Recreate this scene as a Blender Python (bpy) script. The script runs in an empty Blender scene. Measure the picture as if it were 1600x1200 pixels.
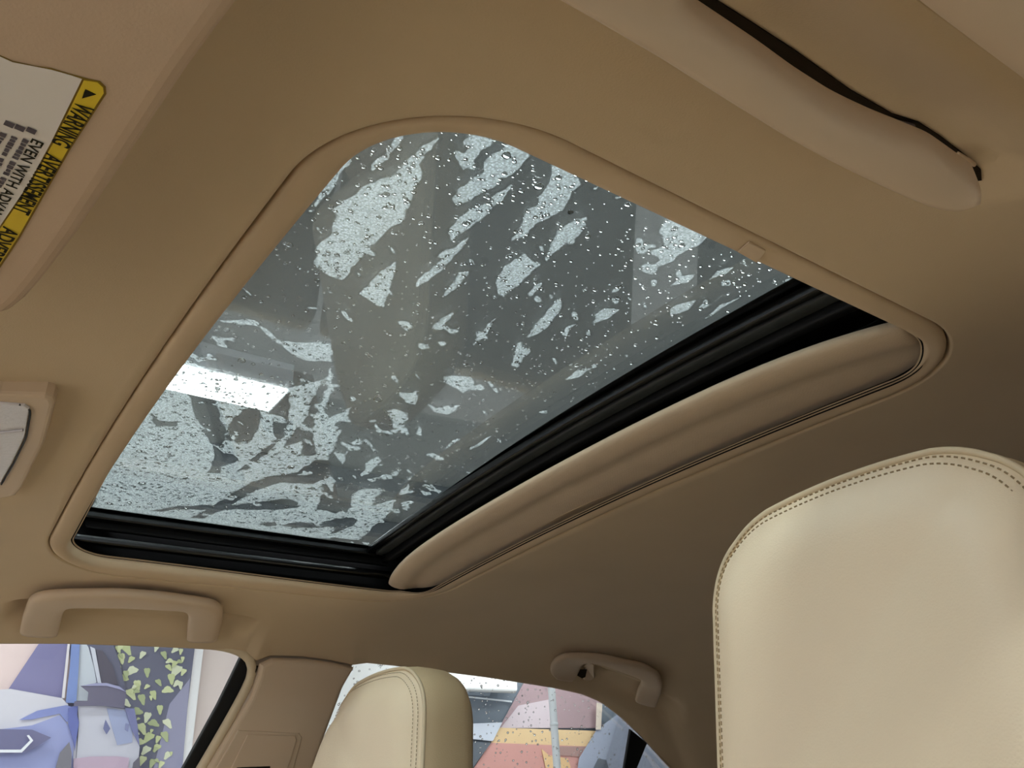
import bpy, bmesh, math, random
import numpy as np
from mathutils import Matrix, Vector

SC = bpy.context.scene
COL = SC.collection
random.seed(7)
RNG = np.random.default_rng(11)

# ------------------------------------------------------------------ camera
# world axes: x towards the rear of the car, y towards the passenger side, z up; z=0 is the headliner
FOC = 1299.78
ROT = np.array([[0.8146586515235, -0.22937444042592117, -0.5326524641613968],
                [-0.5775187388069626, -0.4047158427336738, -0.708997315204499],
                [-0.052947028478735225, 0.8852075760631898, -0.4621733002409424]])
CAM = np.array([-0.1223, -0.6671, -0.2965])
cd = bpy.data.cameras.new('camera')
cd.sensor_width = 36.0
cd.lens = 36.0 * FOC / 1600.0
cd.clip_start = 0.01
cam = bpy.data.objects.new('camera', cd)
COL.objects.link(cam)
M4 = np.eye(4)
M4[:3, :3] = ROT
M4[:3, 3] = CAM
cam.matrix_world = Matrix(M4.tolist())
SC.camera = cam

# ------------------------------------------------------------------ world and view
SC.view_settings.view_transform = 'Standard'
SC.view_settings.look = 'None'
SC.view_settings.gamma = 1.0
SC.view_settings.use_curve_mapping = False
SC.view_settings.exposure = 0.88
SC.cycles.transparent_max_bounces = 24
SC.cycles.max_bounces = 8
SC.cycles.diffuse_bounces = 5
SC.cycles.adaptive_threshold = 0.035
SC.cycles.sample_clamp_indirect = 6.0
world = bpy.data.worlds.new('world')
SC.world = world
world.use_nodes = True
bg = world.node_tree.nodes['Background']
bg.inputs[0].default_value = (0.86, 0.90, 1.0, 1)
bg.inputs[1].default_value = 0.95
LAMP_POWER = 10.0

# ------------------------------------------------------------------ helpers
def lin(c):
    return tuple(((v / 255.0) / 12.92 if v / 255.0 <= 0.04045 else ((v / 255.0 + 0.055) / 1.055) ** 2.4) for v in c[:3])

MATS = {}
def mat(name, rgb, rough=0.6, spec=0.3, noise=0.0, nscale=30.0, bump=0.0, bscale=400.0, bdist=0.001, kind='noise', emit=0.0, metal=0.0, sheen=0.0):
    """principled material with procedural colour variation and fine relief; rgb in sRGB 0..255"""
    m = bpy.data.materials.new(name)
    m.use_nodes = True
    nt = m.node_tree
    b = nt.nodes['Principled BSDF']
    c = lin(rgb)
    b.inputs['Base Color'].default_value = (*c, 1)
    b.inputs['Roughness'].default_value = rough
    b.inputs['Specular IOR Level'].default_value = spec
    b.inputs['Metallic'].default_value = metal
    if sheen:
        b.inputs['Sheen Weight'].default_value = sheen
    tc = nt.nodes.new('ShaderNodeTexCoord')
    if noise > 0:
        n = nt.nodes.new('ShaderNodeTexNoise')
        n.inputs['Scale'].default_value = nscale
        n.inputs['Detail'].default_value = 4
        r = nt.nodes.new('ShaderNodeMix')
        r.data_type = 'RGBA'
        r.inputs[6].default_value = (*[v * (1 - noise) for v in c], 1)
        r.inputs[7].default_value = (*[min(1, v * (1 + noise)) for v in c], 1)
        nt.links.new(tc.outputs['Object'], n.inputs['Vector'])
        nt.links.new(n.outputs['Fac'], r.inputs[0])
        nt.links.new(r.outputs[2], b.inputs['Base Color'])
    if bump > 0:
        if kind == 'noise':
            t = nt.nodes.new('ShaderNodeTexNoise'); t.inputs['Detail'].default_value = 3; out = 'Fac'
        elif kind == 'voronoi':
            t = nt.nodes.new('ShaderNodeTexVoronoi'); out = 'Distance'
        else:
            t = nt.nodes.new('ShaderNodeTexChecker'); out = 'Fac'
        t.inputs['Scale'].default_value = bscale
        nt.links.new(tc.outputs['Object'], t.inputs['Vector'])
        bp = nt.nodes.new('ShaderNodeBump')
        bp.inputs['Strength'].default_value = bump
        bp.inputs['Distance'].default_value = bdist
        nt.links.new(t.outputs[out], bp.inputs['Height'])
        nt.links.new(bp.outputs['Normal'], b.inputs['Normal'])
    if emit > 0:
        b.inputs['Emission Color'].default_value = (*c, 1)
        b.inputs['Emission Strength'].default_value = emit
    MATS[name] = m
    return m

def pane_mat(name, tint, gloss=1.0):
    """thin window glass: clear transmission with a Fresnel reflection"""
    m = bpy.data.materials.new(name)
    m.use_nodes = True
    nt = m.node_tree
    nt.nodes.remove(nt.nodes['Principled BSDF'])
    out = nt.nodes['Material Output']
    t = nt.nodes.new('ShaderNodeBsdfTransparent'); t.inputs[0].default_value = (*tint, 1)
    g = nt.nodes.new('ShaderNodeBsdfGlossy'); g.inputs['Roughness'].default_value = 0.02
    f = nt.nodes.new('ShaderNodeFresnel'); f.inputs['IOR'].default_value = 1.45
    mu = nt.nodes.new('ShaderNodeMath'); mu.operation = 'MULTIPLY'; mu.inputs[1].default_value = gloss
    mx = nt.nodes.new('ShaderNodeMixShader')
    nt.links.new(f.outputs[0], mu.inputs[0]); nt.links.new(mu.outputs[0], mx.inputs[0])
    nt.links.new(t.outputs[0], mx.inputs[1]); nt.links.new(g.outputs[0], mx.inputs[2])
    nt.links.new(mx.outputs[0], out.inputs['Surface'])
    MATS[name] = m
    return m

def link(name, me, material, parent=None, label=None, cat=None, group=None, kind=None, smooth=False):
    if material is not None and not me.materials:
        me.materials.append(MATS[material] if isinstance(material, str) else material)
    if smooth:
        me.polygons.foreach_set('use_smooth', [True] * len(me.polygons))
    o = bpy.data.objects.new(name, me)
    COL.objects.link(o)
    if parent is not None:
        o.parent = parent
        o.matrix_parent_inverse = parent.matrix_world.inverted()
    tag(o, label, cat, group, kind)
    return o

def tag(o, label=None, cat=None, group=None, kind=None):
    if label: o['label'] = label
    if cat: o['category'] = cat
    if group: o['group'] = group
    if kind: o['kind'] = kind
    return o

def thing(name, loc, label, cat, group=None):
    o = bpy.data.objects.new(name, None)
    o.empty_display_size = 0.03
    COL.objects.link(o)
    o.location = loc
    o.matrix_world = Matrix.Translation(loc)
    return tag(o, label, cat, group)

def mesh(name, v, f):
    me = bpy.data.meshes.new(name)
    me.from_pydata([tuple(map(float, p)) for p in v], [], [tuple(map(int, q)) for q in f])
    me.update()
    return me

def loft(name, rings, closed=True, cap0=False, cap1=False, flip=False):
    """rings: array (R,N,3) joined into a surface"""
    rings = np.asarray(rings, float)
    R, N, _ = rings.shape
    f = []
    for r in range(R - 1):
        for i in range(N if closed else N - 1):
            j = (i + 1) % N
            q = (r * N + i, r * N + j, (r + 1) * N + j, (r + 1) * N + i)
            f.append(q[::-1] if flip else q)
    if cap0: f.append(tuple(range(N)) if flip else tuple(range(N))[::-1])
    if cap1: f.append(tuple((R - 1) * N + i for i in range(N))[::-1] if flip else tuple((R - 1) * N + i for i in range(N)))
    me = mesh(name, rings.reshape(-1, 3), f)
    bm = bmesh.new(); bm.from_mesh(me)
    bmesh.ops.recalc_face_normals(bm, faces=bm.faces)
    bm.to_mesh(me); bm.free()
    return me

def tube(name, pts, rad, n=8, closed=False, squash=None):
    pts = np.asarray(pts, float)
    m = len(pts)
    rad = np.broadcast_to(np.asarray(rad, float), (m,))
    rings = []
    up = np.array([0.13, 0.07, 1.0])
    for i in range(m):
        a = pts[(i - 1) % m] if (closed or i > 0) else pts[i]
        b = pts[(i + 1) % m] if (closed or i < m - 1) else pts[i]
        t = (b - a) / (np.linalg.norm(b - a) + 1e-12)
        s = np.cross(t, up); s /= np.linalg.norm(s) + 1e-12
        u = np.cross(s, t)
        k = 1.0 if squash is None else squash
        rings.append([pts[i] + rad[i] * (math.cos(w) * s + k * math.sin(w) * u) for w in np.linspace(0, 2 * math.pi, n, endpoint=False)])
    if closed:
        rings.append(rings[0])
    return loft(name, rings, True, not closed, not closed)

def resample(pts, n, closed=False):
    pts = np.asarray(pts, float)
    if closed: pts = np.vstack([pts, pts[:1]])
    d = np.r_[0, np.cumsum(np.linalg.norm(np.diff(pts, axis=0), axis=1))]
    s = np.linspace(0, d[-1], n, endpoint=not closed)
    return np.stack([np.interp(s, d, pts[:, k]) for k in range(pts.shape[1])], 1)

def smooth_path(pts, n, it=2, closed=False):
    p = resample(pts, n, closed)
    for _ in range(it):
        q = p.copy()
        if closed:
            q = (np.roll(p, 1, 0) + 2 * p + np.roll(p, -1, 0)) / 4
        else:
            q[1:-1] = (p[:-2] + 2 * p[1:-1] + p[2:]) / 4
        p = q
    return p

def slab(name, pts, nrm, thick, bevel=0.0, seg=3):
    """outline (3-D points, planar-ish) extruded along nrm and bevelled"""
    pts = np.asarray(pts, float); nrm = np.asarray(nrm, float); nrm = nrm / np.linalg.norm(nrm)
    n = len(pts)
    v = np.vstack([pts, pts + nrm * thick])
    f = [tuple(range(n)), tuple(range(2 * n - 1, n - 1, -1))] + [(i, i + n, (i + 1) % n + n, (i + 1) % n) for i in range(n)]
    me = mesh(name, v, f)
    bm = bmesh.new(); bm.from_mesh(me)
    bmesh.ops.recalc_face_normals(bm, faces=bm.faces)
    if bevel > 0:
        es = [e for e in bm.edges if len(e.link_faces) == 2 and any(len(fc.verts) > 4 or n == 4 for fc in e.link_faces)]
        es = [e for e in es if e.calc_face_angle(0) > 0.9]
        bmesh.ops.bevel(bm, geom=es, offset=bevel, segments=seg, affect='EDGES', profile=0.5, clamp_overlap=True)
    bmesh.ops.triangulate(bm, faces=[fc for fc in bm.faces if len(fc.verts) > 4])
    bm.to_mesh(me); bm.free()
    return me

def box(name, lo, hi, bevel=0.0, seg=2):
    x0, y0, z0 = lo; x1, y1, z1 = hi
    return slab(name, [(x0, y0, z0), (x1, y0, z0), (x1, y1, z0), (x0, y1, z0)], (0, 0, 1), z1 - z0, bevel, seg)

# ---- the shape of the roof and where lines of sight meet it (used to measure real positions)
def ray(p):
    return ROT @ np.array([p[0] - 800.0, 600.0 - p[1], -FOC])

def at_y(p, y):
    r = ray(p); return CAM + r * (y - CAM[1]) / r[1]
def at_x(p, x):
    r = ray(p); return CAM + r * (x - CAM[0]) / r[0]
def at_z(p, z):
    r = ray(p); return CAM + r * (z - CAM[2]) / r[2]

def crown(y):
    return 0.018 * (1 - (y / 0.43) ** 2)

def f0(x, y):
    """height of the headliner"""
    x = np.asarray(x, float); y = np.asarray(y, float)
    a = np.abs(y)
    t = np.maximum(a - 0.43, 0)
    z = np.where(a < 0.43, crown(y), -0.0837 * t - 2.97 * t ** 3)
    z = z - 0.075 * (np.maximum(x - 0.55, 0) / 0.8) ** 2 - 0.05 * (np.maximum(-x, 0) / 0.5) ** 2
    return z

def on(p, fun, tmax=6.0):
    """first point of the sight line above surface z=fun(x,y)"""
    r = ray(p); r = r / np.linalg.norm(r)
    k = np.linspace(0.05, tmax, 3000)
    q = CAM[None] + k[:, None] * r[None]
    h = q[:, 2] - fun(q[:, 0], q[:, 1])
    i = int(np.argmax(h > 0))
    if i == 0: return q[-1]
    w = h[i - 1] / (h[i - 1] - h[i])
    return q[i - 1] + (q[i] - q[i - 1]) * w

def on_side(p, off=0.0):
    """sight line meets the passenger side plane (tumblehome 0.35)"""
    r = ray(p)
    # y + .35 z = .65 - .0175 + off
    n = np.array([0, 1.0, 0.35]); d = 0.6325 + off
    return CAM + r * (d - n @ CAM) / (n @ r)
SIDE_N = np.array([0, 1.0, 0.35]) / math.hypot(1, 0.35)

def sstep(a, b, x):
    t = np.clip((x - a) / (b - a), 0, 1); return t * t * (3 - 2 * t)

# ------------------------------------------------------------------ materials
mat('headliner', (205, 183, 151), 0.95, 0.1, 0.05, 12, 0.25, 900, 0.0006, sheen=0.1)
mat('trim_beige', (206, 183, 152), 0.7, 0.25, 0.03, 20, 0.12, 1400, 0.0004)
mat('shade_fabric', (204, 182, 154), 0.95, 0.1, 0.05, 40, 0.5, 520, 0.0008, kind='checker', sheen=0.15)
mat('plastic_beige', (207, 184, 156), 0.5, 0.35, 0.03, 15, 0.10, 1500, 0.0003)
mat('pillar_beige', (208, 186, 158), 0.6, 0.3, 0.03, 15, 0.15, 1300, 0.0003)
mat('visor_fabric', (204, 178, 152), 0.9, 0.15, 0.05, 25, 0.2, 800, 0.0005)
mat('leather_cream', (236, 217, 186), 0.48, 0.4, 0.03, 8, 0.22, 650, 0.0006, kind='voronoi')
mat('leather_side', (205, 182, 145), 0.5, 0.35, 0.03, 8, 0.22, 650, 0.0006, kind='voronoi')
mat('thread', (150, 128, 96), 0.7, 0.2)
mat('piping', (214, 196, 164), 0.5, 0.35)
mat('black_gloss', (10, 11, 12), 0.22, 0.5, 0.1, 30)
mat('black_rubber', (17, 18, 19), 0.55, 0.3, 0.2, 60, 0.3, 200, 0.0006)
mat('grey_rubber', (58, 62, 63), 0.5, 0.3, 0.2, 40, 0.4, 150, 0.001)
mat('black_matte', (7, 7, 8), 0.8, 0.15, 0.1, 20)
mat('dark_slot_shade', (38, 30, 20), 0.85, 0.1)  # real slots, and the painted shade beside the driver's handle
mat('label_white', (232, 224, 216), 0.55, 0.3, 0.02, 30)
mat('label_yellow', (228, 196, 48), 0.5, 0.3, 0.03, 60)
mat('label_rim', (140, 112, 40), 0.6, 0.2)
mat('ink', (42, 38, 22), 0.7, 0.1)
mat('ink_grey', (96, 88, 92), 0.7, 0.1)
mat('lens_clear', (214, 210, 212), 0.15, 0.5, 0.05, 30, 0.4, 260, 0.001)
mat('lens_inner', (190, 184, 186), 0.3, 0.5, 0.05, 50)
mat('hall_ceiling', (170, 175, 175), 0.9, 0.1, 0.10, 0.6, 0.1, 5, 0.02)
mat('hall_beam', (140, 146, 150), 0.7, 0.2, 0.08, 2)
mat('hall_wall', (236, 219, 212), 0.85, 0.15, 0.03, 1.2, 0.05, 40, 0.003)
mat('hall_floor', (196, 192, 186), 0.5, 0.3, 0.06, 1.5)
mat('lamp_body', (215, 218, 220), 0.5, 0.3)
mat('carpet', (72, 62, 48), 0.95, 0.1, 0.08, 20, 0.3, 300, 0.002)
mat('interior_tan', (176, 152, 116), 0.8, 0.2, 0.05, 6, 0.2, 300, 0.001)
mat('dash', (222, 206, 182), 0.7, 0.2, 0.05, 6, 0.2, 300, 0.001)
mat('pole_white', (226, 228, 230), 0.5, 0.3, 0.03, 4)
pane_mat('glass_side', (0.92, 0.95, 0.94), 0.6)
pane_mat('glass_roof', (0.74, 0.78, 0.77), 0.35)

def lamp_mat():
    m = bpy.data.materials.new('lamp_glow'); m.use_nodes = True
    b = m.node_tree.nodes['Principled BSDF']
    b.inputs['Base Color'].default_value = (0.9, 0.9, 0.9, 1)
    b.inputs['Emission Color'].default_value = (0.93, 0.97, 1.0, 1)
    b.inputs['Emission Strength'].default_value = LAMP_POWER
    MATS['lamp_glow'] = m
lamp_mat()

def water_mat():
    m = bpy.data.materials.new('water'); m.use_nodes = True
    nt = m.node_tree; nt.nodes.remove(nt.nodes['Principled BSDF'])
    g = nt.nodes.new('ShaderNodeBsdfGlass'); g.inputs['IOR'].default_value = 1.33; g.inputs['Roughness'].default_value = 0.0
    nt.links.new(g.outputs[0], nt.nodes['Material Output'].inputs['Surface'])
    MATS['water'] = m
water_mat()

def film_mat():
    """film of tiny condensed drops on the glass: scatters light where attribute 'wet' is high"""
    m = bpy.data.materials.new('water_film'); m.use_nodes = True
    nt = m.node_tree; nt.nodes.remove(nt.nodes['Principled BSDF'])
    N = nt.nodes.new; L = nt.links.new
    at = N('ShaderNodeAttribute'); at.attribute_name = 'wet'
    tc = N('ShaderNodeTexCoord')
    n1 = N('ShaderNodeTexNoise'); n1.inputs['Scale'].default_value = 130; n1.inputs['Detail'].default_value = 4
    L(tc.outputs['Object'], n1.inputs['Vector'])
    a1 = N('ShaderNodeMath'); a1.operation = 'MULTIPLY_ADD'; a1.inputs[1].default_value = 0.5; a1.inputs[2].default_value = -0.25
    L(n1.outputs['Fac'], a1.inputs[0])
    a2 = N('ShaderNodeMath'); a2.operation = 'ADD'
    L(at.outputs['Fac'], a2.inputs[0]); L(a1.outputs[0], a2.inputs[1])
    mr = N('ShaderNodeMapRange'); mr.interpolation_type = 'SMOOTHSTEP'
    mr.inputs['From Min'].default_value = 0.46; mr.inputs['From Max'].default_value = 0.56
    L(a2.outputs[0], mr.inputs['Value'])
    vo = N('ShaderNodeTexVoronoi'); vo.inputs['Scale'].default_value = 520
    L(tc.outputs['Object'], vo.inputs['Vector'])
    vr = N('ShaderNodeMapRange'); vr.inputs['From Min'].default_value = 0.1; vr.inputs['From Max'].default_value = 0.7
    vr.inputs['To Min'].default_value = 0.70; vr.inputs['To Max'].default_value = 0.32
    L(vo.outputs['Distance'], vr.inputs['Value'])
    mu = N('ShaderNodeMath'); mu.operation = 'MULTIPLY'
    L(mr.outputs[0], mu.inputs[0]); L(vr.outputs[0], mu.inputs[1])
    bp = N('ShaderNodeBump'); bp.inputs['Strength'].default_value = 0.6; bp.inputs['Distance'].default_value = 0.001
    L(vo.outputs['Distance'], bp.inputs['Height'])
    tl = N('ShaderNodeBsdfTranslucent'); tl.inputs[0].default_value = (0.9, 0.95, 0.96, 1)
    L(bp.outputs['Normal'], tl.inputs['Normal'])
    tr = N('ShaderNodeBsdfTransparent'); tr.inputs[0].default_value = (0.96, 0.97, 0.97, 1)
    mx = N('ShaderNodeMixShader')
    L(mu.outputs[0], mx.inputs[0]); L(tr.outputs[0], mx.inputs[1]); L(tl.outputs[0], mx.inputs[2])
    L(mx.outputs[0], nt.nodes['Material Output'].inputs['Surface'])
    MATS['water_film'] = m
film_mat()

# ================================================================== STRUCTURE
# ---- showroom around the car
HZ = 1.95       # hall ceiling above the headliner
FZ = -1.30      # floor
WY = 6.2
link('floor', box('floor', (-5, -5, FZ - 0.05), (10, WY, FZ)), 'hall_floor', kind='structure', label='grey showroom floor under the car')
link('ceiling', box('ceiling', (-5, -5, HZ), (10, WY, HZ + 0.05)), 'hall_ceiling', kind='structure', label='grey showroom ceiling seen through the wet sunroof')
link('wall_right', box('wall_right', (-5, WY, FZ), (10, WY + 0.06, HZ)), 'hall_wall', kind='structure', label='pale pinkish showroom wall behind the posters')
link('wall_rear', box('wall_rear', (10, -5, FZ), (10.06, WY, HZ)), 'hall_wall', kind='structure', label='pale showroom wall behind the car')

# ---- sunroof outline (rounded rectangle, bowed ends)
OX0, OX1, OY0, OY1, ORAD = -0.006, 0.521, -0.437, 0.453, 0.100
NC, NS = 40, 60
def outline(off, n_side=NS, n_corner=NC):
    x0, x1, y0, y1 = OX0 + off, OX1 - off, OY0 + off, OY1 - off
    r = max(ORAD - (off if off < 0 else 2.0 * off), 0.01)
    pts = []
    def arc(cx, cy, a0):
        for w in np.linspace(a0, a0 + math.pi / 2, n_corner, endpoint=False):
            pts.append((cx + r * math.cos(w), cy + r * math.sin(w)))
    def seg(a, b):
        for w in np.linspace(0, 1, n_side, endpoint=False):
            pts.append((a[0] + (b[0] - a[0]) * w, a[1] + (b[1] - a[1]) * w))
    arc(x1 - r, y1 - r, 0); seg((x1 - r, y1), (x0 + r, y1))
    arc(x0 + r, y1 - r, math.pi / 2); seg((x0, y1 - r), (x0, y0 + r))
    arc(x0 + r, y0 + r, math.pi); seg((x0 + r, y0), (x1 - r, y0))
    arc(x1 - r, y0 + r, 1.5 * math.pi); seg((x1, y0 + r), (x1, y1 - r))
    p = np.array(pts)
    mid = 0.5 * (OX0 + OX1)
    w = (p[:, 0] - mid) / (mid - OX0)
    bow = np.maximum(1 - (p[:, 1] / 0.44) ** 2, 0)
    p[:, 0] += np.where(w > 0, 0.008, 0.006) * bow * w
    return p

def ring3(off, dz, fun=f0):
    p = outline(off)
    return np.column_stack([p, fun(p[:, 0], p[:, 1]) + dz])

# ---- passenger side boundary of the headliner: window tops, pillar seam, rear quarter
px_bound = [(0, 1006), (100, 1006), (200, 1009), (293, 1013), (360, 1017), (384, 1020), (400, 1033), (421, 1025), (472, 1026), (516, 1032),
            (550, 1039), (573, 1036), (613, 1040), (674, 1047.6), (760, 1058.5), (865, 1075), (910, 1085), (940, 1098), (970, 1121), (1000, 1149), (1030, 1182), (1048, 1201), (1075, 1232)]
pb = [on_side(p) for p in px_bound]
front = [(-0.62, 0.58, -0.12), (-0.45, 0.62, -0.09), (-0.25, 0.642, -0.066)]
side_pts = front + [tuple(p) for p in pb] + [(1.42, 0.73, -0.34)]
rear_pts = [(1.52, 0.60, -0.24), (1.58, 0.40, -0.17), (1.60, 0.0, -0.14), (1.58, -0.40, -0.17), (1.52, -0.60, -0.24)]
# driver side: seam measured beside the driver's grab handle
drv = [(1.42, -0.70, -0.33), (1.2, -0.66, -0.21), (1.0, -0.64, -0.11), (0.8, -0.625, -0.075), (0.6, -0.612, -0.055), (0.4, -0.605, -0.045),
       (0.2, -0.598, -0.04), (0.16, -0.596, -0.04), (0.12, -0.594, -0.04), (-0.1, -0.59, -0.043), (-0.25, -0.585, -0.055), (-0.45, -0.57, -0.085), (-0.62, -0.54, -0.12)]
front_pts = [(-0.66, -0.3, -0.09), (-0.67, 0.0, -0.08), (-0.66, 0.3, -0.09)]
OUTER = np.array(side_pts + rear_pts + drv + front_pts)

# recesses around the grab handles
def handle_recess(x, y):
    d = np.zeros_like(x)
    # front pair (passenger and driver), then rear passenger
    for (xc, hl, ya, yb, sgn, dep) in ((0.145, 0.165, 0.548, 0.622, 1, 0.014), (0.145, 0.165, 0.512, 0.578, -1, 0.016), (1.065, 0.15, 0.575, 0.645, 1, 0.012)):
        yy = y * sgn
        mx = 1 - sstep(hl - 0.03, hl + 0.004, np.abs(x - xc))
        my = sstep(ya - 0.006, ya + 0.006, yy - 0.030 * ((x - xc) / hl) ** 4 * 0.6) * (1 - sstep(yb - 0.03, yb + 0.01, yy))
        d = d + dep * mx * my
    return d

def fH(x, y):
    return f0(x, y) + handle_recess(np.asarray(x, float), np.asarray(y, float))

def build_headliner():
    cx, cy = 0.26, 0.005
    inner = outline(-0.0018, 170, 120)
    ang = np.arctan2(inner[:, 1] - cy, inner[:, 0] - cx)
    # cast to the outer polygon
    A = OUTER; B = np.roll(OUTER, -1, 0)
    outp = np.zeros((len(inner), 3))
    for i, a in enumerate(ang):
        d = np.array([math.cos(a), math.sin(a)])
        ex = B[:, :2] - A[:, :2]
        w = A[:, :2] - np.array([cx, cy])
        den = d[0] * ex[:, 1] - d[1] * ex[:, 0]
        den = np.where(np.abs(den) < 1e-12, 1e-12, den)
        t = (w[:, 0] * ex[:, 1] - w[:, 1] * ex[:, 0]) / den
        s = (w[:, 0] * d[1] - w[:, 1] * d[0]) / den
        ok = (t > 0) & (s >= -1e-9) & (s <= 1 + 1e-9)
        k = int(np.argmin(np.where(ok, t, 1e9)))
        outp[i] = A[k] + (B[k] - A[k]) * s[k]
    NR = 110
    rings = []
    rings.append(np.column_stack([inner, f0(inner[:, 0], inner[:, 1]) + 0.014]))
    rings.append(np.column_stack([inner, f0(inner[:, 0], inner[:, 1]) + 0.002]))
    dz = outp[:, 2] - f0(outp[:, 0], outp[:, 1])
    for t in np.linspace(0, 1, NR):
        tt = 0.006 + 0.994 * t if t > 0 else 0.004
        xy = inner * (1 - tt) + outp[:, :2] * tt
        z = fH(xy[:, 0], xy[:, 1]) + dz * np.clip((tt - 0.35) / 0.65, 0, 1) ** 2.2
        rings.append(np.column_stack([xy, z]))
    # turned-up outer hem
    rings.append(outp + np.array([0, 0, 0.02]))
    return loft('headliner', rings)
headliner = link('ceiling', build_headliner(), 'headliner', kind='structure', smooth=True, label='beige fabric headliner of the car around the sunroof')

from mathutils.bvhtree import BVHTree
_me = headliner.data
BVH = BVHTree.FromPolygons([v.co.copy() for v in _me.vertices], [tuple(p.vertices) for p in _me.polygons])
def on_head(p, lift=0.0):
    """sight line meets the headliner itself, raised off it by lift"""
    r = ray(p); r = r / np.linalg.norm(r)
    h, n, _, _ = BVH.ray_cast(Vector(CAM), Vector(r), 6.0)
    c = max(abs(float(np.dot(np.array(n), r))), 0.25)
    return np.array(h) - r * lift / c

# ---- sunroof finishing trim: beige lip ring with a turned-up wall
def lip_height(p):
    return (1 - 0.35 * sstep(0.05, 0.45, p[:, 0])) * (1 - 0.82 * sstep(0.465, 0.497, p[:, 0])) * (1 + 0.95 * (1 - sstep(0.15, 0.36, p[:, 1])) * (1 - sstep(0.40, 0.46, p[:, 0])))

def build_lip():
    prof = [(-0.0004, 0.012), (-0.0004, 0.002), (0.001, 0.0002), (0.003, -0.0006), (0.008, -0.0006), (0.014, 0.0002), (0.018, 0.0018), (0.0205, 0.0045), (0.022, 0.009), (0.0226, 0.0115), (0.0226, 0.014), (0.026, 0.0145)]
    def ring(o, d):
        p = ring3(o, 0.0)
        k_ = lip_height(p)
        p[:, 2] += d * k_ if d > 0.003 and o > 0.01 else d
        return p
    return loft('trim', [ring(o, d) for o, d in prof])
trim1 = link('trim_1', build_lip(), 'trim_beige', kind='structure', smooth=True, label='beige lip trim framing the sunroof opening')
# joint tab in the lip on the driver side
tp = [on(p, lambda x, y: f0(x, y) - 0.0008) for p in [(1152, 392), (1170, 376), (1196, 390), (1182, 409)]]
link('joint_tab', slab('joint_tab', tp, (0, 0, -1), 0.0012, 0.0004, 1), 'plastic_beige', parent=trim1)

# ---- car roof skin above the headliner, with the glass opening
def zg(x, y):
    return 0.068 + 0.018 * (1 - (np.asarray(y, float) / 0.43) ** 2) + 0 * np.asarray(x, float)
def build_skin():
    p0 = outline(-0.012); c = np.array([0.26, 0.0])
    rings = [np.column_stack([p0, f0(p0[:, 0], p0[:, 1]) + 0.076])]
    ext = np.column_stack([np.clip((p0[:, 0] - c[0]) * 4.6 + c[0], -0.68, 1.6), np.clip((p0[:, 1]) * 1.62, -0.69, 0.72)])
    for t in (0.15, 0.4, 0.7, 1.0):
        q = p0 * (1 - t) + ext * t
        rings.append(np.column_stack([q, f0(q[:, 0], q[:, 1]) + 0.08]))
    return loft('skin', rings)
link('trim_2', build_skin(), 'black_matte', kind='structure', smooth=True, label='roof skin of the car around the sunroof glass')

# ---- driver side: weatherstrip along the door opening and header rail
wp = smooth_path([(p[0], p[1] - 0.034, p[2] - 0.010) for p in drv[1:]], 90, 3)
link('trim_3', tube('weatherstrip', wp, 0.030, 18, squash=0.9), 'pillar_beige', kind='structure', smooth=True, label='rounded beige door frame trim above the driver window')

# ---- passenger front window, B-pillar, rear window
def side_poly(px, off):
    return [on_side(p, off) for p in px]
w1 = link('window_1', slab('pane', side_poly([(-420, 1000), (200, 1003), (384, 1014), (395, 1030), (388, 1060), (309, 1205), (180, 1420), (-420, 1420)], 0.03), SIDE_N, 0.004), 'glass_side', kind='structure', label='clear front passenger window with a printed car poster behind it')
seal_px = [(381, 1018), (390, 1026), (392, 1036), (384, 1066), (355, 1121), (309, 1202), (235, 1330), (210, 1330), (287, 1200), (340, 1103)]
link('window_seal', slab('window_seal', side_poly(seal_px, 0.012), SIDE_N, 0.012, 0.002, 2), 'black_rubber', parent=w1)
gk = smooth_path([on_side(p, 0.004) for p in [(-100, 994), (100, 994), (260, 1000), (350, 1009), (380, 1018), (392, 1029), (397, 1042), (391, 1064), (370, 1104), (345, 1148), (313, 1203), (225, 1350)]], 60, 2)
link('gasket', tube('gasket', gk, 0.0075, 10), 'piping', parent=w1, smooth=True)
for nm, pts in (('frame_gap', [(402, 1040), (396, 1056), (384, 1089), (333, 1172), (316, 1203), (226, 1358)]),):
    link(nm, tube(nm, smooth_path([on_side(p, 0.001) for p in pts], 40, 1), 0.0022, 6), 'dark_slot_shade', parent=w1)

pil_px = [(403, 1035), (421, 1026.5), (472, 1027.5), (516, 1033.5), (549, 1041), (540, 1056), (531, 1072), (501, 1152), (484, 1200), (437, 1340), (232, 1352), (319, 1200), (336, 1171), (386, 1089), (399, 1055)]
pillar = link('trim_4', slab('pillar', [p for p in side_poly(pil_px, 0.006)], -SIDE_N, 0.016, 0.011, 4), 'pillar_beige', kind='structure', label='beige B-pillar trim between the passenger windows')
bk_px = [(396, 1015), (421, 1008), (500, 1010), (560, 1022), (548, 1044), (532, 1072), (501, 1152), (484, 1200), (437, 1340), (240, 1352), (324, 1200), (390, 1089), (402, 1055)]
link('pillar_core', slab('pillar_core', side_poly(bk_px, 0.012), SIDE_N, 0.03), 'pillar_beige', parent=pillar)
cov_px = [(371, 1140), (467, 1145), (471, 1152), (441, 1262), (300, 1262)]
link('belt_cover', slab('belt_cover', side_poly(cov_px, -0.009), -SIDE_N, 0.004, 0.0025, 3), 'pillar_beige', parent=pillar)
sl_px = [(386, 1147), (460, 1149), (463, 1155), (440, 1230), (345, 1230)]
bs = link('belt_slider', slab('belt_slider', side_poly(sl_px, -0.0135), -SIDE_N, 0.003, 0.002, 3), 'plastic_beige', parent=pillar)
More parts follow.
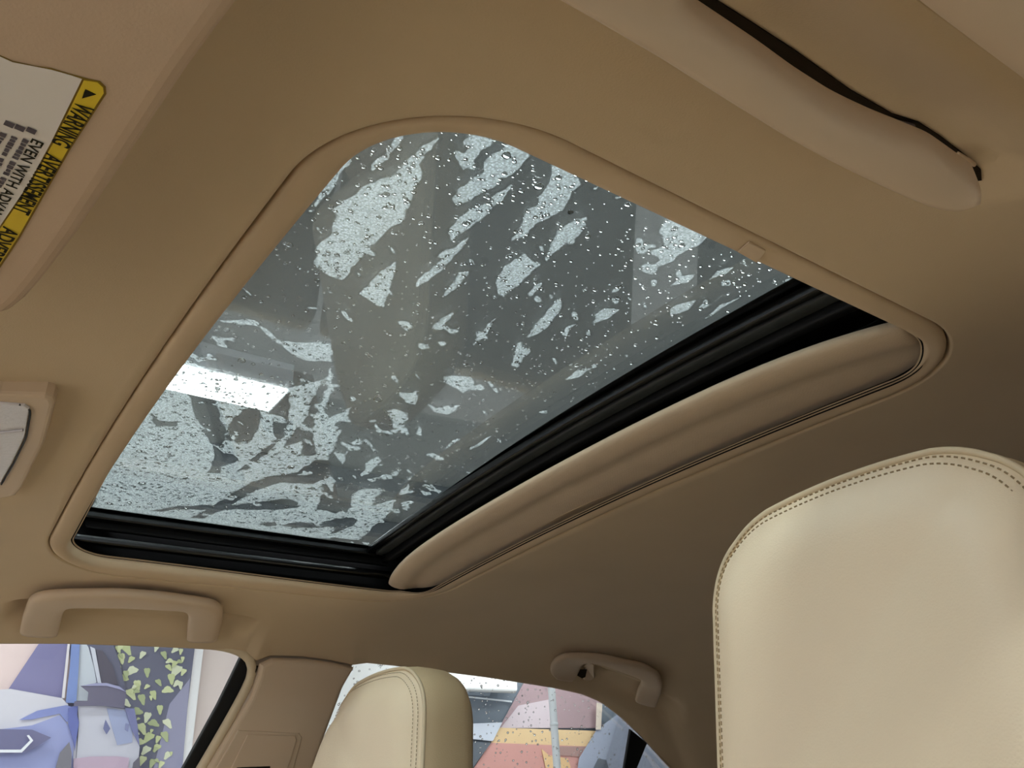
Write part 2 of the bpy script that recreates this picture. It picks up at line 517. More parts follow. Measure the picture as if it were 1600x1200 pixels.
link('belt_slot', slab('belt_slot', side_poly([(370, 1199), (422, 1197), (420, 1230), (352, 1230)], -0.0165), -SIDE_N, 0.0015, 0.0006, 2), 'dark_slot_shade', parent=bs)

w2 = link('window_2', slab('pane', side_poly([(540, 1030), (613, 1034), (760, 1052), (870, 1069), (945, 1092), (1010, 1150), (1062, 1205), (1150, 1330), (420, 1330), (480, 1200), (530, 1060)], 0.03), SIDE_N, 0.004), 'glass_side', kind='structure', label='rain spotted rear passenger window behind the passenger seat')
link('division_bar', slab('division_bar', side_poly([(986, 1140), (1012, 1161), (995, 1202), (962, 1290), (940, 1290), (976, 1202)], 0.020), SIDE_N, 0.008, 0.002, 2), 'black_rubber', parent=w2)
rs = smooth_path([on_side((p[0], p[1] - 6), 0.012) for p in [(560, 1036), (613, 1039), (674, 1047), (760, 1058), (865, 1075.5), (910, 1086.5), (940, 1099.5), (970, 1122.5), (1000, 1151), (1030, 1184), (1048, 1203), (1090, 1255)]], 60, 1)
link('window_seal', tube('window_seal', rs, 0.0045, 8), 'black_rubber', parent=w2, smooth=True)

# rear quarter (C-pillar) trim below the headliner seam
cp = [(1006, 1154), (1030, 1149), (1052, 1148), (1080, 1152), (1110, 1159), (1160, 1168), (1220, 1180), (1300, 1300), (1120, 1340), (1048, 1203), (1030, 1184)]
link('trim_5', slab('cpillar', side_poly(cp, 0.002), -SIDE_N, 0.004, 0.003, 2), 'pillar_beige', kind='structure', label='beige rear quarter trim behind the rear passenger window')

# ---- lower cabin shell: door panels, floor, dashboard, rear bulkhead (out of frame, they shape the light)
link('door_1', box('door', (-0.75, 0.78, -1.02), (0.45, 0.84, -0.45), 0.02), 'interior_tan', kind='structure', label='unseen front passenger door panel below the window')
link('door_2', box('door', (0.47, 0.78, -1.02), (1.35, 0.84, -0.45), 0.02), 'interior_tan', kind='structure', label='unseen rear passenger door panel below the window')
link('door_3', box('door', (-0.75, -0.84, -1.02), (0.45, -0.78, -0.48), 0.02), 'interior_tan', kind='structure', label='unseen driver door panel below the window')
link('door_4', box('door', (0.47, -0.84, -1.02), (1.35, -0.78, -0.30), 0.02), 'interior_tan', kind='structure', label='unseen rear door panel on the driver side')
link('floor', box('car_floor', (-1.4, -0.84, -1.06), (1.75, 0.84, -1.02)), 'carpet', kind='structure', label='unseen carpeted floor of the car')
link('wall_front', box('dashboard', (-1.35, -0.78, -1.02), (-0.62, 0.78, -0.52), 0.05, 3), 'dash', kind='structure', label='unseen dashboard under the windshield')
link('wall_back', box('bulkhead', (1.62, -0.80, -1.02), (1.70, 0.80, -0.16)), 'carpet', kind='structure', label='unseen rear bulkhead behind the back seats')
# driver-side pillar and rear quarter panel
def dside(x, z): return (x, -(0.6325 - 0.35 * z), z)
pane_mat('glass_added_tint', (0.14, 0.145, 0.145), 0.6)  # dark tint added on an unseen pane to dim the rear cabin
link('window_3', slab('pane', [dside(-0.60, -0.10), dside(0.34, -0.055), dside(0.26, -0.5), dside(-0.75, -0.5)], (0, -1, -0.35), 0.004), 'glass_side', kind='structure', label='driver door window beside the camera')
link('window_4', slab('pane', [dside(0.52, -0.065), dside(0.95, -0.09), dside(1.3, -0.5), dside(0.44, -0.5)], (0, -1, -0.35), 0.004), 'glass_added_tint', kind='structure', label='unseen rear window on the driver side, tint added to dim the rear cabin')
link('trim_6', slab('bpillar_d', [dside(0.36, -0.06), dside(0.52, -0.065), dside(0.44, -0.5), dside(0.26, -0.5)], (0, 1, 0.35), 0.02, 0.006, 2), 'pillar_beige', kind='structure', label='beige B-pillar trim on the driver side')
link('trim_7', slab('cpillar_d', [dside(0.95, -0.09), dside(1.45, -0.25), dside(1.62, -0.6), dside(1.3, -0.6)], (0, 1, 0.35), 0.02, 0.006, 2), 'pillar_beige', kind='structure', label='beige rear quarter trim on the driver side')

# ================================================================== SUNROOF
# visible edge of the clear glass, measured on the glass
gl_pass = [on(p, zg) for p in [(150, 798), (350, 821), (575, 846)]]
gl_rear = [on(p, zg) for p in [(1230, 430), (900, 641), (590, 842)]]
GY = float(np.mean([p[1] for p in gl_pass])); GX = float(np.mean([p[0] for p in gl_rear]))
_gc = np.polyfit([p[1] for p in gl_rear], [p[0] for p in gl_rear], 1)
def gxr(y): return np.polyval(_gc, y)
#print('glass edges', GY, GX, [p.round(3).tolist() for p in gl_pass], [p.round(3).tolist() for p in gl_rear])

def rrect(x0, x1, y0, y1, r, n=12, ns=14):
    pts = []
    for (cx, cy, a0) in ((x1 - r, y1 - r, 0), (x0 + r, y1 - r, 90), (x0 + r, y0 + r, 180), (x1 - r, y0 + r, 270)):
        for w in np.linspace(a0, a0 + 90, n):
            pts.append((cx + r * math.cos(math.radians(w)), cy + r * math.sin(math.radians(w))))
    return np.array(pts)

def dens(p, m):
    q = []
    for i in range(len(p)):
        a, b = p[i], p[(i + 1) % len(p)]
        k = max(1, int(np.linalg.norm(b - a) / m))
        for j in range(k): q.append(a + (b - a) * j / k)
    return np.array(q)

def strip_ring(name, po, pi, zo, zi):
    """flat closed band between two outlines of equal count lying on z functions"""
    return loft(name, [np.column_stack([po, zo(po[:, 0], po[:, 1])]), np.column_stack([pi, zi(pi[:, 0], pi[:, 1])])])

sun = thing('sunroof_glass', (0.2, 0.0, 0.06), 'wet tinted glass panel of the sunroof with a black border', 'sunroof')
gx0, gx1, gyw = -0.020, GX + 0.050, GY + 0.030
# pane as a grid so that it follows the crown
def build_pane():
    nx, ny = 30, 60
    X = np.linspace(gx0, gx1, nx); Y = np.linspace(-gyw, gyw, ny)
    v = []; f = []
    for dz in (0.0, 0.0045):
        for i in range(nx):
            for j in range(ny):
                v.append((X[i], Y[j], float(zg(X[i], Y[j])) + dz))
    n = nx * ny
    for i in range(nx - 1):
        for j in range(ny - 1):
            a = i * ny + j
            f.append((a, a + 1, a + ny + 1, a + ny))
            f.append((n + a, n + a + ny, n + a + ny + 1, n + a + 1))
    return mesh('pane', v, f)
pane = link('glass_pane', build_pane(), 'glass_roof', parent=sun, smooth=True)
po = dens(rrect(gx0 - 0.004, gx1 + 0.004, -gyw - 0.004, gyw + 0.004, 0.03, 10), 0.02)
k = len(po)
def inner_band(dx):
    # same parametrisation, pulled to the visible opening
    c = np.array([0.5 * (gx0 + gx1), 0.0])
    q = po.copy()
    q[:, 0] = np.where(q[:, 0] > c[0], np.minimum(q[:, 0], gxr(q[:, 1]) - dx), np.maximum(q[:, 0], gx0 + 0.018 + dx))
    q[:, 1] = np.clip(q[:, 1], -(GY - dx), GY - dx)
    return q
zlow = lambda d: (lambda x, y: zg(x, y) - d)
pi_ = inner_band(0.0)
b0 = np.column_stack([po, zg(po[:, 0], po[:, 1]) - 0.0012])
b1 = np.column_stack([pi_, zg(pi_[:, 0], pi_[:, 1]) - 0.0012])
b2 = np.column_stack([pi_, zg(pi_[:, 0], pi_[:, 1]) - 0.0006])
link('black_border', loft('black_border', [b0, b1, b2]), 'black_gloss', parent=sun)
# steel reinforcement under the border, and rubber lips
def yband(name, ya, yb, za, zb, material, parent, x0=gx0 + 0.02, x1=None, bev=0.003):
    x1 = gx1 if x1 is None else x1
    for s in (1, -1):
        lo = (x0, min(s * ya, s * yb), za); hi = (x1, max(s * ya, s * yb), zb)
        link(name, box(name, lo, hi, bev, 2), material, parent=parent)
yband('side_reinforcement', GY + 0.003, GY + 0.018, 0.056, 0.0665, 'black_gloss', sun)
yband('side_lip', GY + 0.019, GY + 0.027, 0.048, 0.064, 'black_rubber', sun, bev=0.003)
def xbar(name, x0, x1, dz0, dz1, material, parent, yw, bulge=0.0, n=50, seg=10):
    """bar across the car following the crown, rounded section"""
    Y = np.linspace(-yw, yw, n); rings = []
    for y in Y:
        base = float(zg(0, y)); cx, cz = 0.5 * (x0 + x1), base + 0.5 * (dz0 + dz1)
        e = 1.0 if abs(y) < yw - 0.01 else 0.6
        r = []
        for w in np.linspace(0, 2 * math.pi, seg * 2, endpoint=False):
            cw, sw = math.cos(w), math.sin(w)
            r.append((cx + 0.5 * (x1 - x0) * e * math.copysign(abs(cw) ** 0.5, cw), y, cz + 0.5 * (dz1 - dz0) * e * math.copysign(abs(sw) ** 0.5, sw)))
        rings.append(r)
    me = loft(name, rings, True, True, True)
    return link(name, me, material, parent=parent, smooth=True)
xbar('rear_reinforcement', GX + 0.004, GX + 0.014, -0.012, -0.002, 'black_gloss', sun, GY + 0.015)
xbar('rear_seal', GX + 0.017, GX + 0.034, -0.013, -0.003, 'grey_rubber', sun, GY + 0.005)
xbar('rear_lip', GX + 0.036, GX + 0.048, -0.020, -0.004, 'black_rubber', sun, GY + 0.018)

# black cassette around the glass
fr = thing('sunroof_cassette', (0.26, 0.0, 0.03), 'black sunroof cassette with guide rails behind the beige lip', 'sunroof frame')
def lip_top(off):
    p = ring3(off, 0.0); p[:, 2] += 0.0135 * lip_height(p) - 0.0005; return p
link('well_wall', loft('well_wall', [lip_top(0.0245), lip_top(0.014), ring3(0.006, 0.024), ring3(0.001, 0.050), ring3(-0.003, 0.078), ring3(-0.014, 0.079)]), 'black_matte', parent=fr, smooth=True)
for s, yw in ((1, 0.425), (-1, 0.414)):
    link('guide_rail', box('guide_rail', (0.01, s * yw - 0.008, 0.026), (0.50, s * yw + 0.008, 0.036), 0.004, 3), 'black_gloss', parent=fr)
def tray_roof():
    Y = np.linspace(-0.45, 0.45, 40)
    rings = [[(x, y, float(zg(0, y)) + d) for y in Y] for x, d in ((gx1 - 0.004, 0.006), (0.585, 0.006), (0.585, -0.035))]
    return loft('cavity_roof', rings, False)
link('cavity_roof', tray_roof(), 'black_matte', parent=fr)
xbar('cross_member', 0.452, 0.475, -0.016, 0.002, 'black_gloss', fr, 0.43)
xbar('cable_rail', 0.428, 0.436, -0.006, 0.001, 'black_rubber', fr, 0.43)

# sliding sunshade, pushed back so that only its nose shows
def build_shade():
    prof = [(0.125, 0.024), (0.03, 0.024), (0.010, 0.0236), (0.003, 0.0220), (0.0, 0.0180), (0.0006, 0.0145), (0.004, 0.0115), (0.010, 0.0090), (0.018, 0.0078), (0.026, 0.0082),
            (0.033, 0.0100), (0.040, 0.0112), (0.048, 0.0108), (0.056, 0.0092), (0.066, 0.0080), (0.080, 0.0072), (0.10, 0.0068), (0.125, 0.007)]
    y0, y1 = -0.411, 0.429
    Y = np.r_[y0 + 0.012 * (1 - np.cos(np.linspace(0, math.pi / 2, 8))), np.linspace(y0 + 0.016, y1 - 0.016, 90), y1 - 0.012 * (1 - np.cos(np.linspace(math.pi / 2, 0, 8)))]
    rings = []
    for y in Y:
        e = min((y - y0), (y1 - y)); e = max(0.0, min(1.0, e / 0.012)); w = 0.25 + 0.75 * math.sqrt(max(0, 1 - (1 - e) ** 2))
        xf = 0.417 + 0.028 * (abs(y - 0.005) / 0.41) ** 6
        base = float(crown(y))
        rings.append([(xf + px, y, base + 0.0215 + (pz - 0.019) * w) for px, pz in prof])
    return loft('sunshade', rings, True, True, True)
sh = thing('sunshade', (0.45, 0, 0.02), 'beige woven sunshade slid back at the rear of the sunroof', 'sunshade')
link('shade_panel', build_shade(), 'shade_fabric', parent=sh, smooth=True)
# finger pull set into the shade nose
gp = [on(p, lambda x, y: crown(y) + 0.0092) for p in [(845, 824), (875, 806), (925, 783), (965, 768), (972, 770), (930, 789), (880, 813)]]
link('finger_pull', slab('finger_pull', gp, (0, 0, 1), 0.001, 0.0003, 1), 'trim_beige', parent=sh)

# ================================================================== GRAB HANDLES
def handle_mesh(outer, inner, thick, n=64):
    """outer/inner: 3-D curves; loft of soft rounded sections between them"""
    o = smooth_path(outer, n, 2); i = smooth_path(inner, n, 2)
    rings = []
    for a, b in zip(o, i):
        c = 0.5 * (a + b); h = 0.5 * (a - b)
        nz = np.array([0, 0, 1.0])
        r = []
        for w in np.linspace(0, 2 * math.pi, 20, endpoint=False):
            cw, sw = math.cos(w), math.sin(w)
            r.append(c + h * math.copysign(abs(cw) ** 0.55, cw) + nz * 0.5 * thick * math.copysign(abs(sw) ** 0.7, sw))
        rings.append(r)
    e0 = [rings[0][0] * 0 + np.mean(rings[0], 0) + (p - np.mean(rings[0], 0)) * 0.6 for p in rings[0]]
    e1 = [np.mean(rings[-1], 0) + (p - np.mean(rings[-1], 0)) * 0.6 for p in rings[-1]]
    return loft('grip', [e0] + rings + [e1], True, True, True)

def handle_curves(pxo, pxi, lift_bar, lift_leg, ytop, ybot):
    def put(p):
        return None
    def cv(px):
        out = []
        for p in px:
            # legs sit on the headliner, the bar stands away from it
            w = float(np.clip((ybot - p[1]) / (ybot - ytop), 0, 1))
            lift = lift_leg + (lift_bar - lift_leg) * w ** 0.7
            out.append(on(p, lambda x, y, L=lift: f0(x, y) - L))
        return np.array(out)
    return cv(pxo), cv(pxi)
ho = [(31, 985), (36, 960), (45, 934), (60, 928), (107, 925), (187, 924), (250, 929), (293, 935), (335, 941), (349, 950), (347, 975), (341, 996)]
hi = [(91, 989), (95, 970), (100, 953), (106, 946), (114, 944), (187, 945), (240, 947), (283, 949), (291, 952), (295, 960), (293, 975), (292, 996)]
po_, pi2 = handle_curves(ho, hi, 0.014, 0.006, 925, 995)
ph = thing('grab_handle', tuple(po_.mean(0)), 'beige grab handle above the front passenger window', 'grab handle', 'grab handles along the roof rails')
link('grip', handle_mesh(po_, pi2, 0.016), 'plastic_beige', parent=ph, smooth=True)
#print('handle', po_.round(3).tolist())

# driver's handle, seen from below beside the camera: long bar, rear end curling into its recess
up_px = [(1073, 0), (1135, 41), (1195, 81), (1250, 121), (1307, 157), (1345, 175), (1375, 188), (1420, 205), (1460, 221), (1490, 243), (1515, 262), (1524, 272)]
lo_px = [(898, -2), (955, 32), (1015, 67), (1082, 110), (1150, 153), (1220, 197), (1285, 234), (1375, 279), (1420, 299), (1465, 315), (1500, 314), (1521, 300)]
do_ = np.array([at_z(p, -0.046) for p in up_px]); di_ = np.array([at_z(p, -0.052) for p in lo_px])
fo = [(0.000, -0.590, -0.040), (-0.004, -0.570, -0.044), (0.000, -0.550, -0.046), (0.02, -0.545, -0.046)]
fi = [(0.040, -0.590, -0.040), (0.036, -0.572, -0.044), (0.02, -0.545, -0.05), (0.022, -0.535, -0.052)]
fo = [(-0.02, -0.595, -0.036), (-0.045, -0.575, -0.044), (-0.03, -0.545, -0.048), (0.0, -0.536, -0.050)]
do_ = np.vstack([[(0.022, -0.600, -0.036), (0.022, -0.582, -0.044), (0.028, -0.562, -0.046)], do_])
di_ = np.vstack([[(-0.040, -0.600, -0.036), (-0.040, -0.560, -0.044), (-0.020, -0.530, -0.050)], di_])
dh = thing('grab_handle', tuple(do_.mean(0)), 'large beige grab handle at the top beside the driver door frame', 'grab handle', 'grab handles along the roof rails')
link('grip', handle_mesh(do_, di_, 0.020, 80), 'plastic_beige', parent=dh, smooth=True)
shade_pts = [on_head(p, 0.0012) for p in [(1112, -4), (1172, 34), (1240, 78), (1330, 142), (1395, 179), (1436, 192), (1470, 214), (1512, 246), (1533, 266), (1534, 282), (1515, 285), (1460, 245), (1370, 215), (1300, 185), (1180, 110), (1040, 15), (1010, -2)]]
link('gap_shade', slab('gap_shade', shade_pts, (0, 0, 1), 0.001), 'dark_slot_shade', parent=dh)  # dark sheet painting the shade in the gap behind the bar
hg = [on_head(p, 0.004) for p in [(1380, 186), (1432, 198), (1430, 206), (1376, 198)]]
link('hinge_plate', slab('hinge_plate', hg, (0, 0, 1), 0.003, 0.001, 1), 'ink_grey', parent=dh)
hg = [on_head(p, 0.006) for p in [(1498, 240), (1528, 258), (1524, 264), (1494, 250)]]
link('hinge_pin', slab('hinge_pin', hg, (0, 0, 1), 0.003, 0.001, 1), 'plastic_beige', parent=dh)

def Z3(X, Y): return (840 + X / 5.714, 1000 + Y / 5.714)
ro = [Z3(*p) for p in [(150, 320), (112, 280), (115, 225), (160, 160), (250, 130), (400, 130), (600, 145), (800, 190), (950, 220), (1080, 290), (1115, 370), (1100, 470), (1060, 580)]]
ri = [Z3(*p) for p in [(320, 350), (345, 320), (372, 270), (395, 215), (430, 185), (490, 185), (600, 212), (750, 270), (880, 318), (925, 345), (920, 385), (895, 440), (870, 530)]]
ro3 = np.array([on_head(p, 0.012) for p in ro]); ri3 = np.array([on_head(p, 0.012) for p in ri])
rh = thing('grab_handle', tuple(ro3.mean(0)), 'shaded grab handle with coat hook above the rear passenger window', 'grab handle', 'grab handles along the roof rails')
link('grip', handle_mesh(ro3, ri3, 0.014), 'plastic_beige', parent=rh, smooth=True)
hk = [on_head(Z3(*p), 0.006) for p in [(400, 230), (440, 195), (485, 215), (490, 330), (455, 360), (400, 350)]]
hk_o = link('coat_hook', slab('coat_hook', hk, -SIDE_N, 0.008, 0.003, 3), 'plastic_beige', parent=rh)
link('hook_slot', slab('hook_slot', [on_head(Z3(*p), 0.0155) for p in [(352, 318), (372, 262), (440, 262), (425, 330), (395, 342)]], -SIDE_N, 0.001, 0.0003, 1), 'dark_slot_shade', parent=hk_o)

# ================================================================== SUN VISOR
VZ = -0.052
def vz(x, y): return VZ + 0.06 * (np.asarray(x, float) + 0.10) + 0.0 * np.asarray(y, float)
vis = thing('sun_visor', (-0.18, -0.36, VZ), 'beige driver sun visor with a yellow and white warning label', 'sun visor')
vedge = [on(p, vz) for p in [(350, 0), (270, 110), (185, 240), (100, 370), (62, 422), (40, 450), (20, 473), (0, 489)]]
vpoly = [(-0.064, -0.560), (-0.068, -0.50)] + [(p[0] + 0.005, p[1]) for p in vedge] + [(-0.16, -0.165), (-0.24, -0.165), (-0.275, -0.20), (-0.275, -0.53), (-0.25, -0.575), (-0.10, -0.580)]
v3 = np.array([(x, y, float(vz(x, y))) for x, y in vpoly])
link('visor_panel', slab('visor_panel', v3, (0, 0, 1), 0.022, 0.008, 4), 'visor_fabric', parent=vis)
link('visor_rod', tube('visor_rod', [(-0.262, -0.60, VZ + 0.004), (-0.262, -0.40, VZ + 0.002), (-0.262, -0.14, VZ + 0.006)], 0.006, 10), 'plastic_beige', parent=vis, smooth=True)
# label: thin stickers on the underside
def lay(px, d, name, material, parent, thick=0.0002):
    pts = [on(p, lambda x, y: vz(x, y) - d) for p in px]
    return link(name, slab(name, pts, (0, 0, 1), thick), material, parent=parent)
lab = lay([(-90, 62), (-45, 78), (0, 87), (20, 96), (52, 103), (80, 107), (110, 116), (140, 124), (156, 127), (165, 136), (166, 147), (111, 232), (71, 302), (30, 374), (0, 419), (-90, 560)], 0.0004, 'warning_label', 'label_rim', vis)
lay([(-90, 64), (0, 89), (20, 98), (80, 109.5), (110, 118), (128, 124), (80, 222), (43, 290), (0, 353), (-90, 490)], 0.0007, 'label_paper', 'label_white', lab)
lay([(131, 126), (152, 129), (161, 137), (162, 146), (108, 230), (69, 299), (28, 371), (0, 413), (-90, 548), (-90, 497), (0, 358), (45, 293), (82, 226)], 0.0007, 'label_band', 'label_yellow', lab)

def text_part(body, size, origin, dx, dy, material, parent, squeeze=1.0, bold=0.0):
    """lettering on the visor; origin 3-D, dx reading direction, dy towards letter tops"""
    cu = bpy.data.curves.new('lettering', 'FONT')
    cu.body = body; cu.size = size; cu.extrude = 0.0; cu.offset = bold
    tmp = bpy.data.objects.new('tmp', cu); COL.objects.link(tmp)
    dg = bpy.context.evaluated_depsgraph_get()
    me = bpy.data.meshes.new_from_object(tmp.evaluated_get(dg))
    bpy.data.objects.remove(tmp)
    dx = np.array(dx) / np.linalg.norm(dx); dy = np.array(dy) / np.linalg.norm(dy)
    n = len(me.vertices)
    co = np.empty(n * 3); me.vertices.foreach_get('co', co); co = co.reshape(-1, 3)
    w = origin[None] + co[:, :1] * squeeze * dx[None] + co[:, 1:2] * dy[None]
    me.vertices.foreach_set('co', w.ravel()); me.update()
    me.materials.clear()
    return link('lettering', me, material, parent=parent), co[:, 0].max() * squeeze

def vp(p, d=0.001): return on(p, lambda x, y: vz(x, y) - d)
A0 = vp((142, 152)); A1 = vp((0, 384))
DX = A1 - A0
up_ = np.cross(np.array([0, 0, 1.0]), DX); up_ /= np.linalg.norm(up_)
if up_[0] < 0: up_ = -up_           # letter tops face the rear of the car
def fit_text(body, p0, p1, h, base_shift, material, bold=0.0):
    a, b = vp(p0), vp(p1)
    cu_w = None
    o, w = text_part(body, h / 0.70, a + up_ * base_shift, b - a, up_, material, lab, 1.0, bold)
    L = np.linalg.norm(b - a); me = o.data
    n = len(me.vertices); co = np.empty(n * 3); me.vertices.foreach_get('co', co); co = co.reshape(-1, 3)
    d = (b - a) / L
    s = (co - a[None]) @ d
    co = co + ((L / w - 1) * s)[:, None] * d[None]
    me.vertices.foreach_set('co', co.ravel()); me.update()
HT = 0.0062
fit_text('WARNING', (134, 165), (94, 228), HT, -HT * 0.5, 'ink', 0.0002)
fit_text('AVERTISSEMENT', (86, 244), (32, 333), HT, -HT * 0.5, 'ink', 0.0002)
fit_text('ADVERTENCIA', (18, 358), (-34, 443), HT, -HT * 0.5, 'ink', 0.0002)
# warning triangle at the head of the band
tri = [vp(p) for p in [(133, 140), (150, 148), (128, 154)]]
link('warning_triangle', slab('warning_triangle', tri, (0, 0, 1), 0.0002), 'ink', parent=lab)
fit_text('EVEN WITH ADVANCED AIR BAGS', (60, 219), (-52, 412), 0.0042, -0.002, 'ink', 0.0001)
# the lines below the heading are too small to read: bars of grey print
def bars(p0, p1, seed):
    r = random.Random(seed)
    a, b = vp(p0), vp(p1); L = np.linalg.norm(b - a); d = (b - a) / L
    v = []; f = []
    s = 0.0; h = 0.0014
    def q(s0, s1, hh):
        i = len(v)
        for ss, k in ((s0, -1), (s1, -1), (s1, 1), (s0, 1)):
            v.append(a + d * ss + up_ * hh * k)
        f.append((i, i + 1, i + 2, i + 3))
    q(-0.0075, -0.0045, 0.0016)
    while s < L:
        w = r.uniform(0.0012, 0.0026)
        q(s, s + w, h * r.uniform(0.55, 0.8)); s += w + (0.0005 if r.random() < 0.8 else 0.002)
    return mesh('print_line', v, f)
for k2, (p0, p1) in enumerate((((41, 218), (-60, 392)), ((23, 214), (-70, 372)), ((6, 208), (-80, 350)))):
    link('print_line', bars(p0, p1, k2), 'ink_grey', parent=lab, kind='stuff')

# ================================================================== OVERHEAD LAMP
def dz_(x, y): return 0.004 + 0 * np.asarray(x)
dl = thing('dome_lamp', (-0.13, 0.02, -0.02), 'beige framed overhead reading lamp with a clear lens', 'lamp')
bez = [on(p, dz_) for p in [(-60, 612), (0, 618), (70, 620), (82, 624), (86, 633), (70, 692), (34, 764), (24, 776), (0, 780), (-60, 788)]]
bez3 = bez + [np.array([-0.22, 0.17, 0.002]), np.array([-0.22, -0.02, 0.002])]
link('bezel', slab('bezel', bez3, (0, 0, 1), 0.022, 0.004, 3), 'plastic_beige', parent=dl)
lens_px = [(-70, 622), (0, 631), (38, 634), (46, 639), (38, 684), (18, 725), (0, 757), (-70, 768)]
lens = link('lens', slab('lens', [on(p, lambda x, y: dz_(x, y) - 0.002) for p in lens_px], (0, 0, 1), 0.004, 0.0012, 2), 'lens_clear', parent=dl)
link('lens_edge', tube('lens_edge', smooth_path([on(p, lambda x, y: dz_(x, y) - 0.0012) for p in [(30, 632), (45, 636), (48, 642), (41, 684), (21, 725), (2, 757)]], 30, 1), 0.0008, 6), 'black_rubber', parent=dl)
link('lens_bar', tube('lens_bar', [on(p, lambda x, y: dz_(x, y) - 0.003) for p in [(-40, 678), (0, 676), (36, 672)]], 0.0012, 6), 'lens_inner', parent=lens)

# ================================================================== SEATS
def build_seat(yc, x0, ztop, out, label):
    """yc seat centre, x0 front face, out=+1 when outboard is +y"""
    st = thing('car_seat', (x0 + 0.08, yc, ztop - 0.95), label, 'seat', 'front seats with cream leather headrests')
    hwt, hwb, H, R = 0.123, 0.152, 0.34, 0.062
    def outl(inset, n=26):
        # rounded trapezoid in (s, t): s lateral, t vertical down from the top
        pts = []
        ht, hb = hwt - inset, hwb - inset
        top, bot = inset, H - inset
        r = max(R - inset, 0.008); rb = max(0.03 - inset, 0.006)
        for sgn in (1,):
            pass
        corners = [(hb, bot, rb), (ht, top, r), (-ht, top, r), (-hb, bot, rb)]
        P = []
        m = len(corners)
        for i in range(m):
            c = np.array(corners[i][:2]); a = np.array(corners[i - 1][:2]); b = np.array(corners[(i + 1) % m][:2])
            u = (a - c) / np.linalg.norm(a - c); v = (b - c) / np.linalg.norm(b - c)
            ang = math.acos(np.clip(u @ v, -1, 1)); d = corners[i][2] / math.tan(ang / 2)
            p0, p1 = c + u * d, c + v * d
            for w in np.linspace(0, 1, n):
                P.append((1 - w) ** 2 * p0 + 2 * w * (1 - w) * (c * 0.85 + 0.15 * (p0 + p1) / 2) + w * w * p1)
        P = dens(np.array(P), 0.006)
        # crown of the top edge
        P[:, 1] -= 0.010 * np.maximum(1 - (P[:, 0] / 0.1) ** 2, 0) * np.clip(1 - P[:, 1] / 0.1, 0, 1)
        return P
    base = outl(0.0)
    n = len(base)
    cen = np.array([0.0, 0.15])
    def shrink(k): return cen + (base - cen) * k
    def off(P, d):
        t = np.roll(P, -1, 0) - np.roll(P, 1, 0); t /= np.linalg.norm(t, axis=1)[:, None]
        nn = np.column_stack([t[:, 1], -t[:, 0]])
        if ((P + nn * 1e-3 - cen) ** 2).sum() > ((P - cen) ** 2).sum(): nn = -nn
        return P + nn * d
    def to3(P, dep):
        s, t = P[:, 0] * out, P[:, 1]
        lean = 0.10 * (0.17 - t)
        return np.column_stack([x0 + lean + dep, yc + s, ztop - t])
    def crease(P):
        # panel fold running from the top outboard corner down to the bottom centre line
        s, t = P[:, 0], P[:, 1]
        d = (s - 0.07) * 0.60 + (t - 0.045) * 0.62 - 0.0
        return -0.34 * np.maximum(d + 0.0, 0) * np.clip(t / 0.05, 0, 1)
    rings = []
    for kk in (1.0, 0.985, 0.96, 0.93, 0.89, 0.84, 0.78, 0.70, 0.6, 0.5, 0.4, 0.3, 0.2, 0.1, 0.02):
        P = shrink(kk)
        e = 1 - kk
        dep = -0.017 * sstep(0, 0.30, e) * 1.0 - 0.006 * sstep(0.0, 0.05, e)
        rings.append(to3(P, dep + crease(P) * sstep(0.0, 0.12, e)))
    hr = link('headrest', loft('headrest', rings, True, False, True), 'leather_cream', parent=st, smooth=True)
    # side band behind the front panel
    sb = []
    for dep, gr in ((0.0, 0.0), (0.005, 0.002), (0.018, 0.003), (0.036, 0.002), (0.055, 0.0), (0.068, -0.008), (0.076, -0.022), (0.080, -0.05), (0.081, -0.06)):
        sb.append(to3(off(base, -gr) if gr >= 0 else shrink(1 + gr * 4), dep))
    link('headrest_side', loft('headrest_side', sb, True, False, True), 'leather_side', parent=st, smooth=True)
    # seam piping and two stitch rows
    link('piping', tube('piping', to3(base, -0.0012), 0.0024, 8, closed=True), 'piping', parent=st, smooth=True)
    for row, (ins, lift) in enumerate(((0.0052, -0.0070), (0.0105, -0.0108))):
        P = resample(off(base, ins), 240, True)
        e = 0.05
        Q = to3(P, lift)
        v = []; f = []
        for i in range(240):
            a = Q[i]; b = Q[(i + 1) % 240]; m0 = a * 0.85 + b * 0.15; m1 = a * 0.25 + b * 0.75
            if P[i, 1] > 0.30: continue
            t = (m1 - m0) / np.linalg.norm(m1 - m0); w = np.cross(t, [1, 0, 0]) * 0.0006; xx = np.array([-0.0006, 0, 0])
            i0 = len(v)
            for c in (m0, m1):
                v += [c - w, c + xx, c + w]
            f += [(i0, i0 + 3, i0 + 4, i0 + 1), (i0 + 1, i0 + 4, i0 + 5, i0 + 2)]
        link('stitching', mesh('stitching', v, f), 'thread', parent=hr, kind='stuff')
    # posts and backrest below
    for s in (-0.06, 0.06):
        link('headrest_post', tube('headrest_post', [(x0 + 0.055, yc + s, ztop - 0.30), (x0 + 0.045, yc + s, ztop - 0.42)], 0.006, 10), 'black_gloss', parent=st, smooth=True)
    bk = []
    for t in np.linspace(0, 1, 14):
        zz = ztop - 0.37 - 0.60 * t
        w = 0.17 + 0.08 * math.sin(min(1, t * 1.6) * math.pi / 2); dp = 0.05 + 0.05 * min(1, t * 4)
        xc = x0 + 0.06 - 0.22 * t
        bk.append([(xc + dp * math.copysign(abs(math.cos(a)) ** 0.5, math.cos(a)), yc + w * math.copysign(abs(math.sin(a)) ** 0.5, math.sin(a)), zz) for a in np.linspace(0, 2 * math.pi, 28, endpoint=False)])
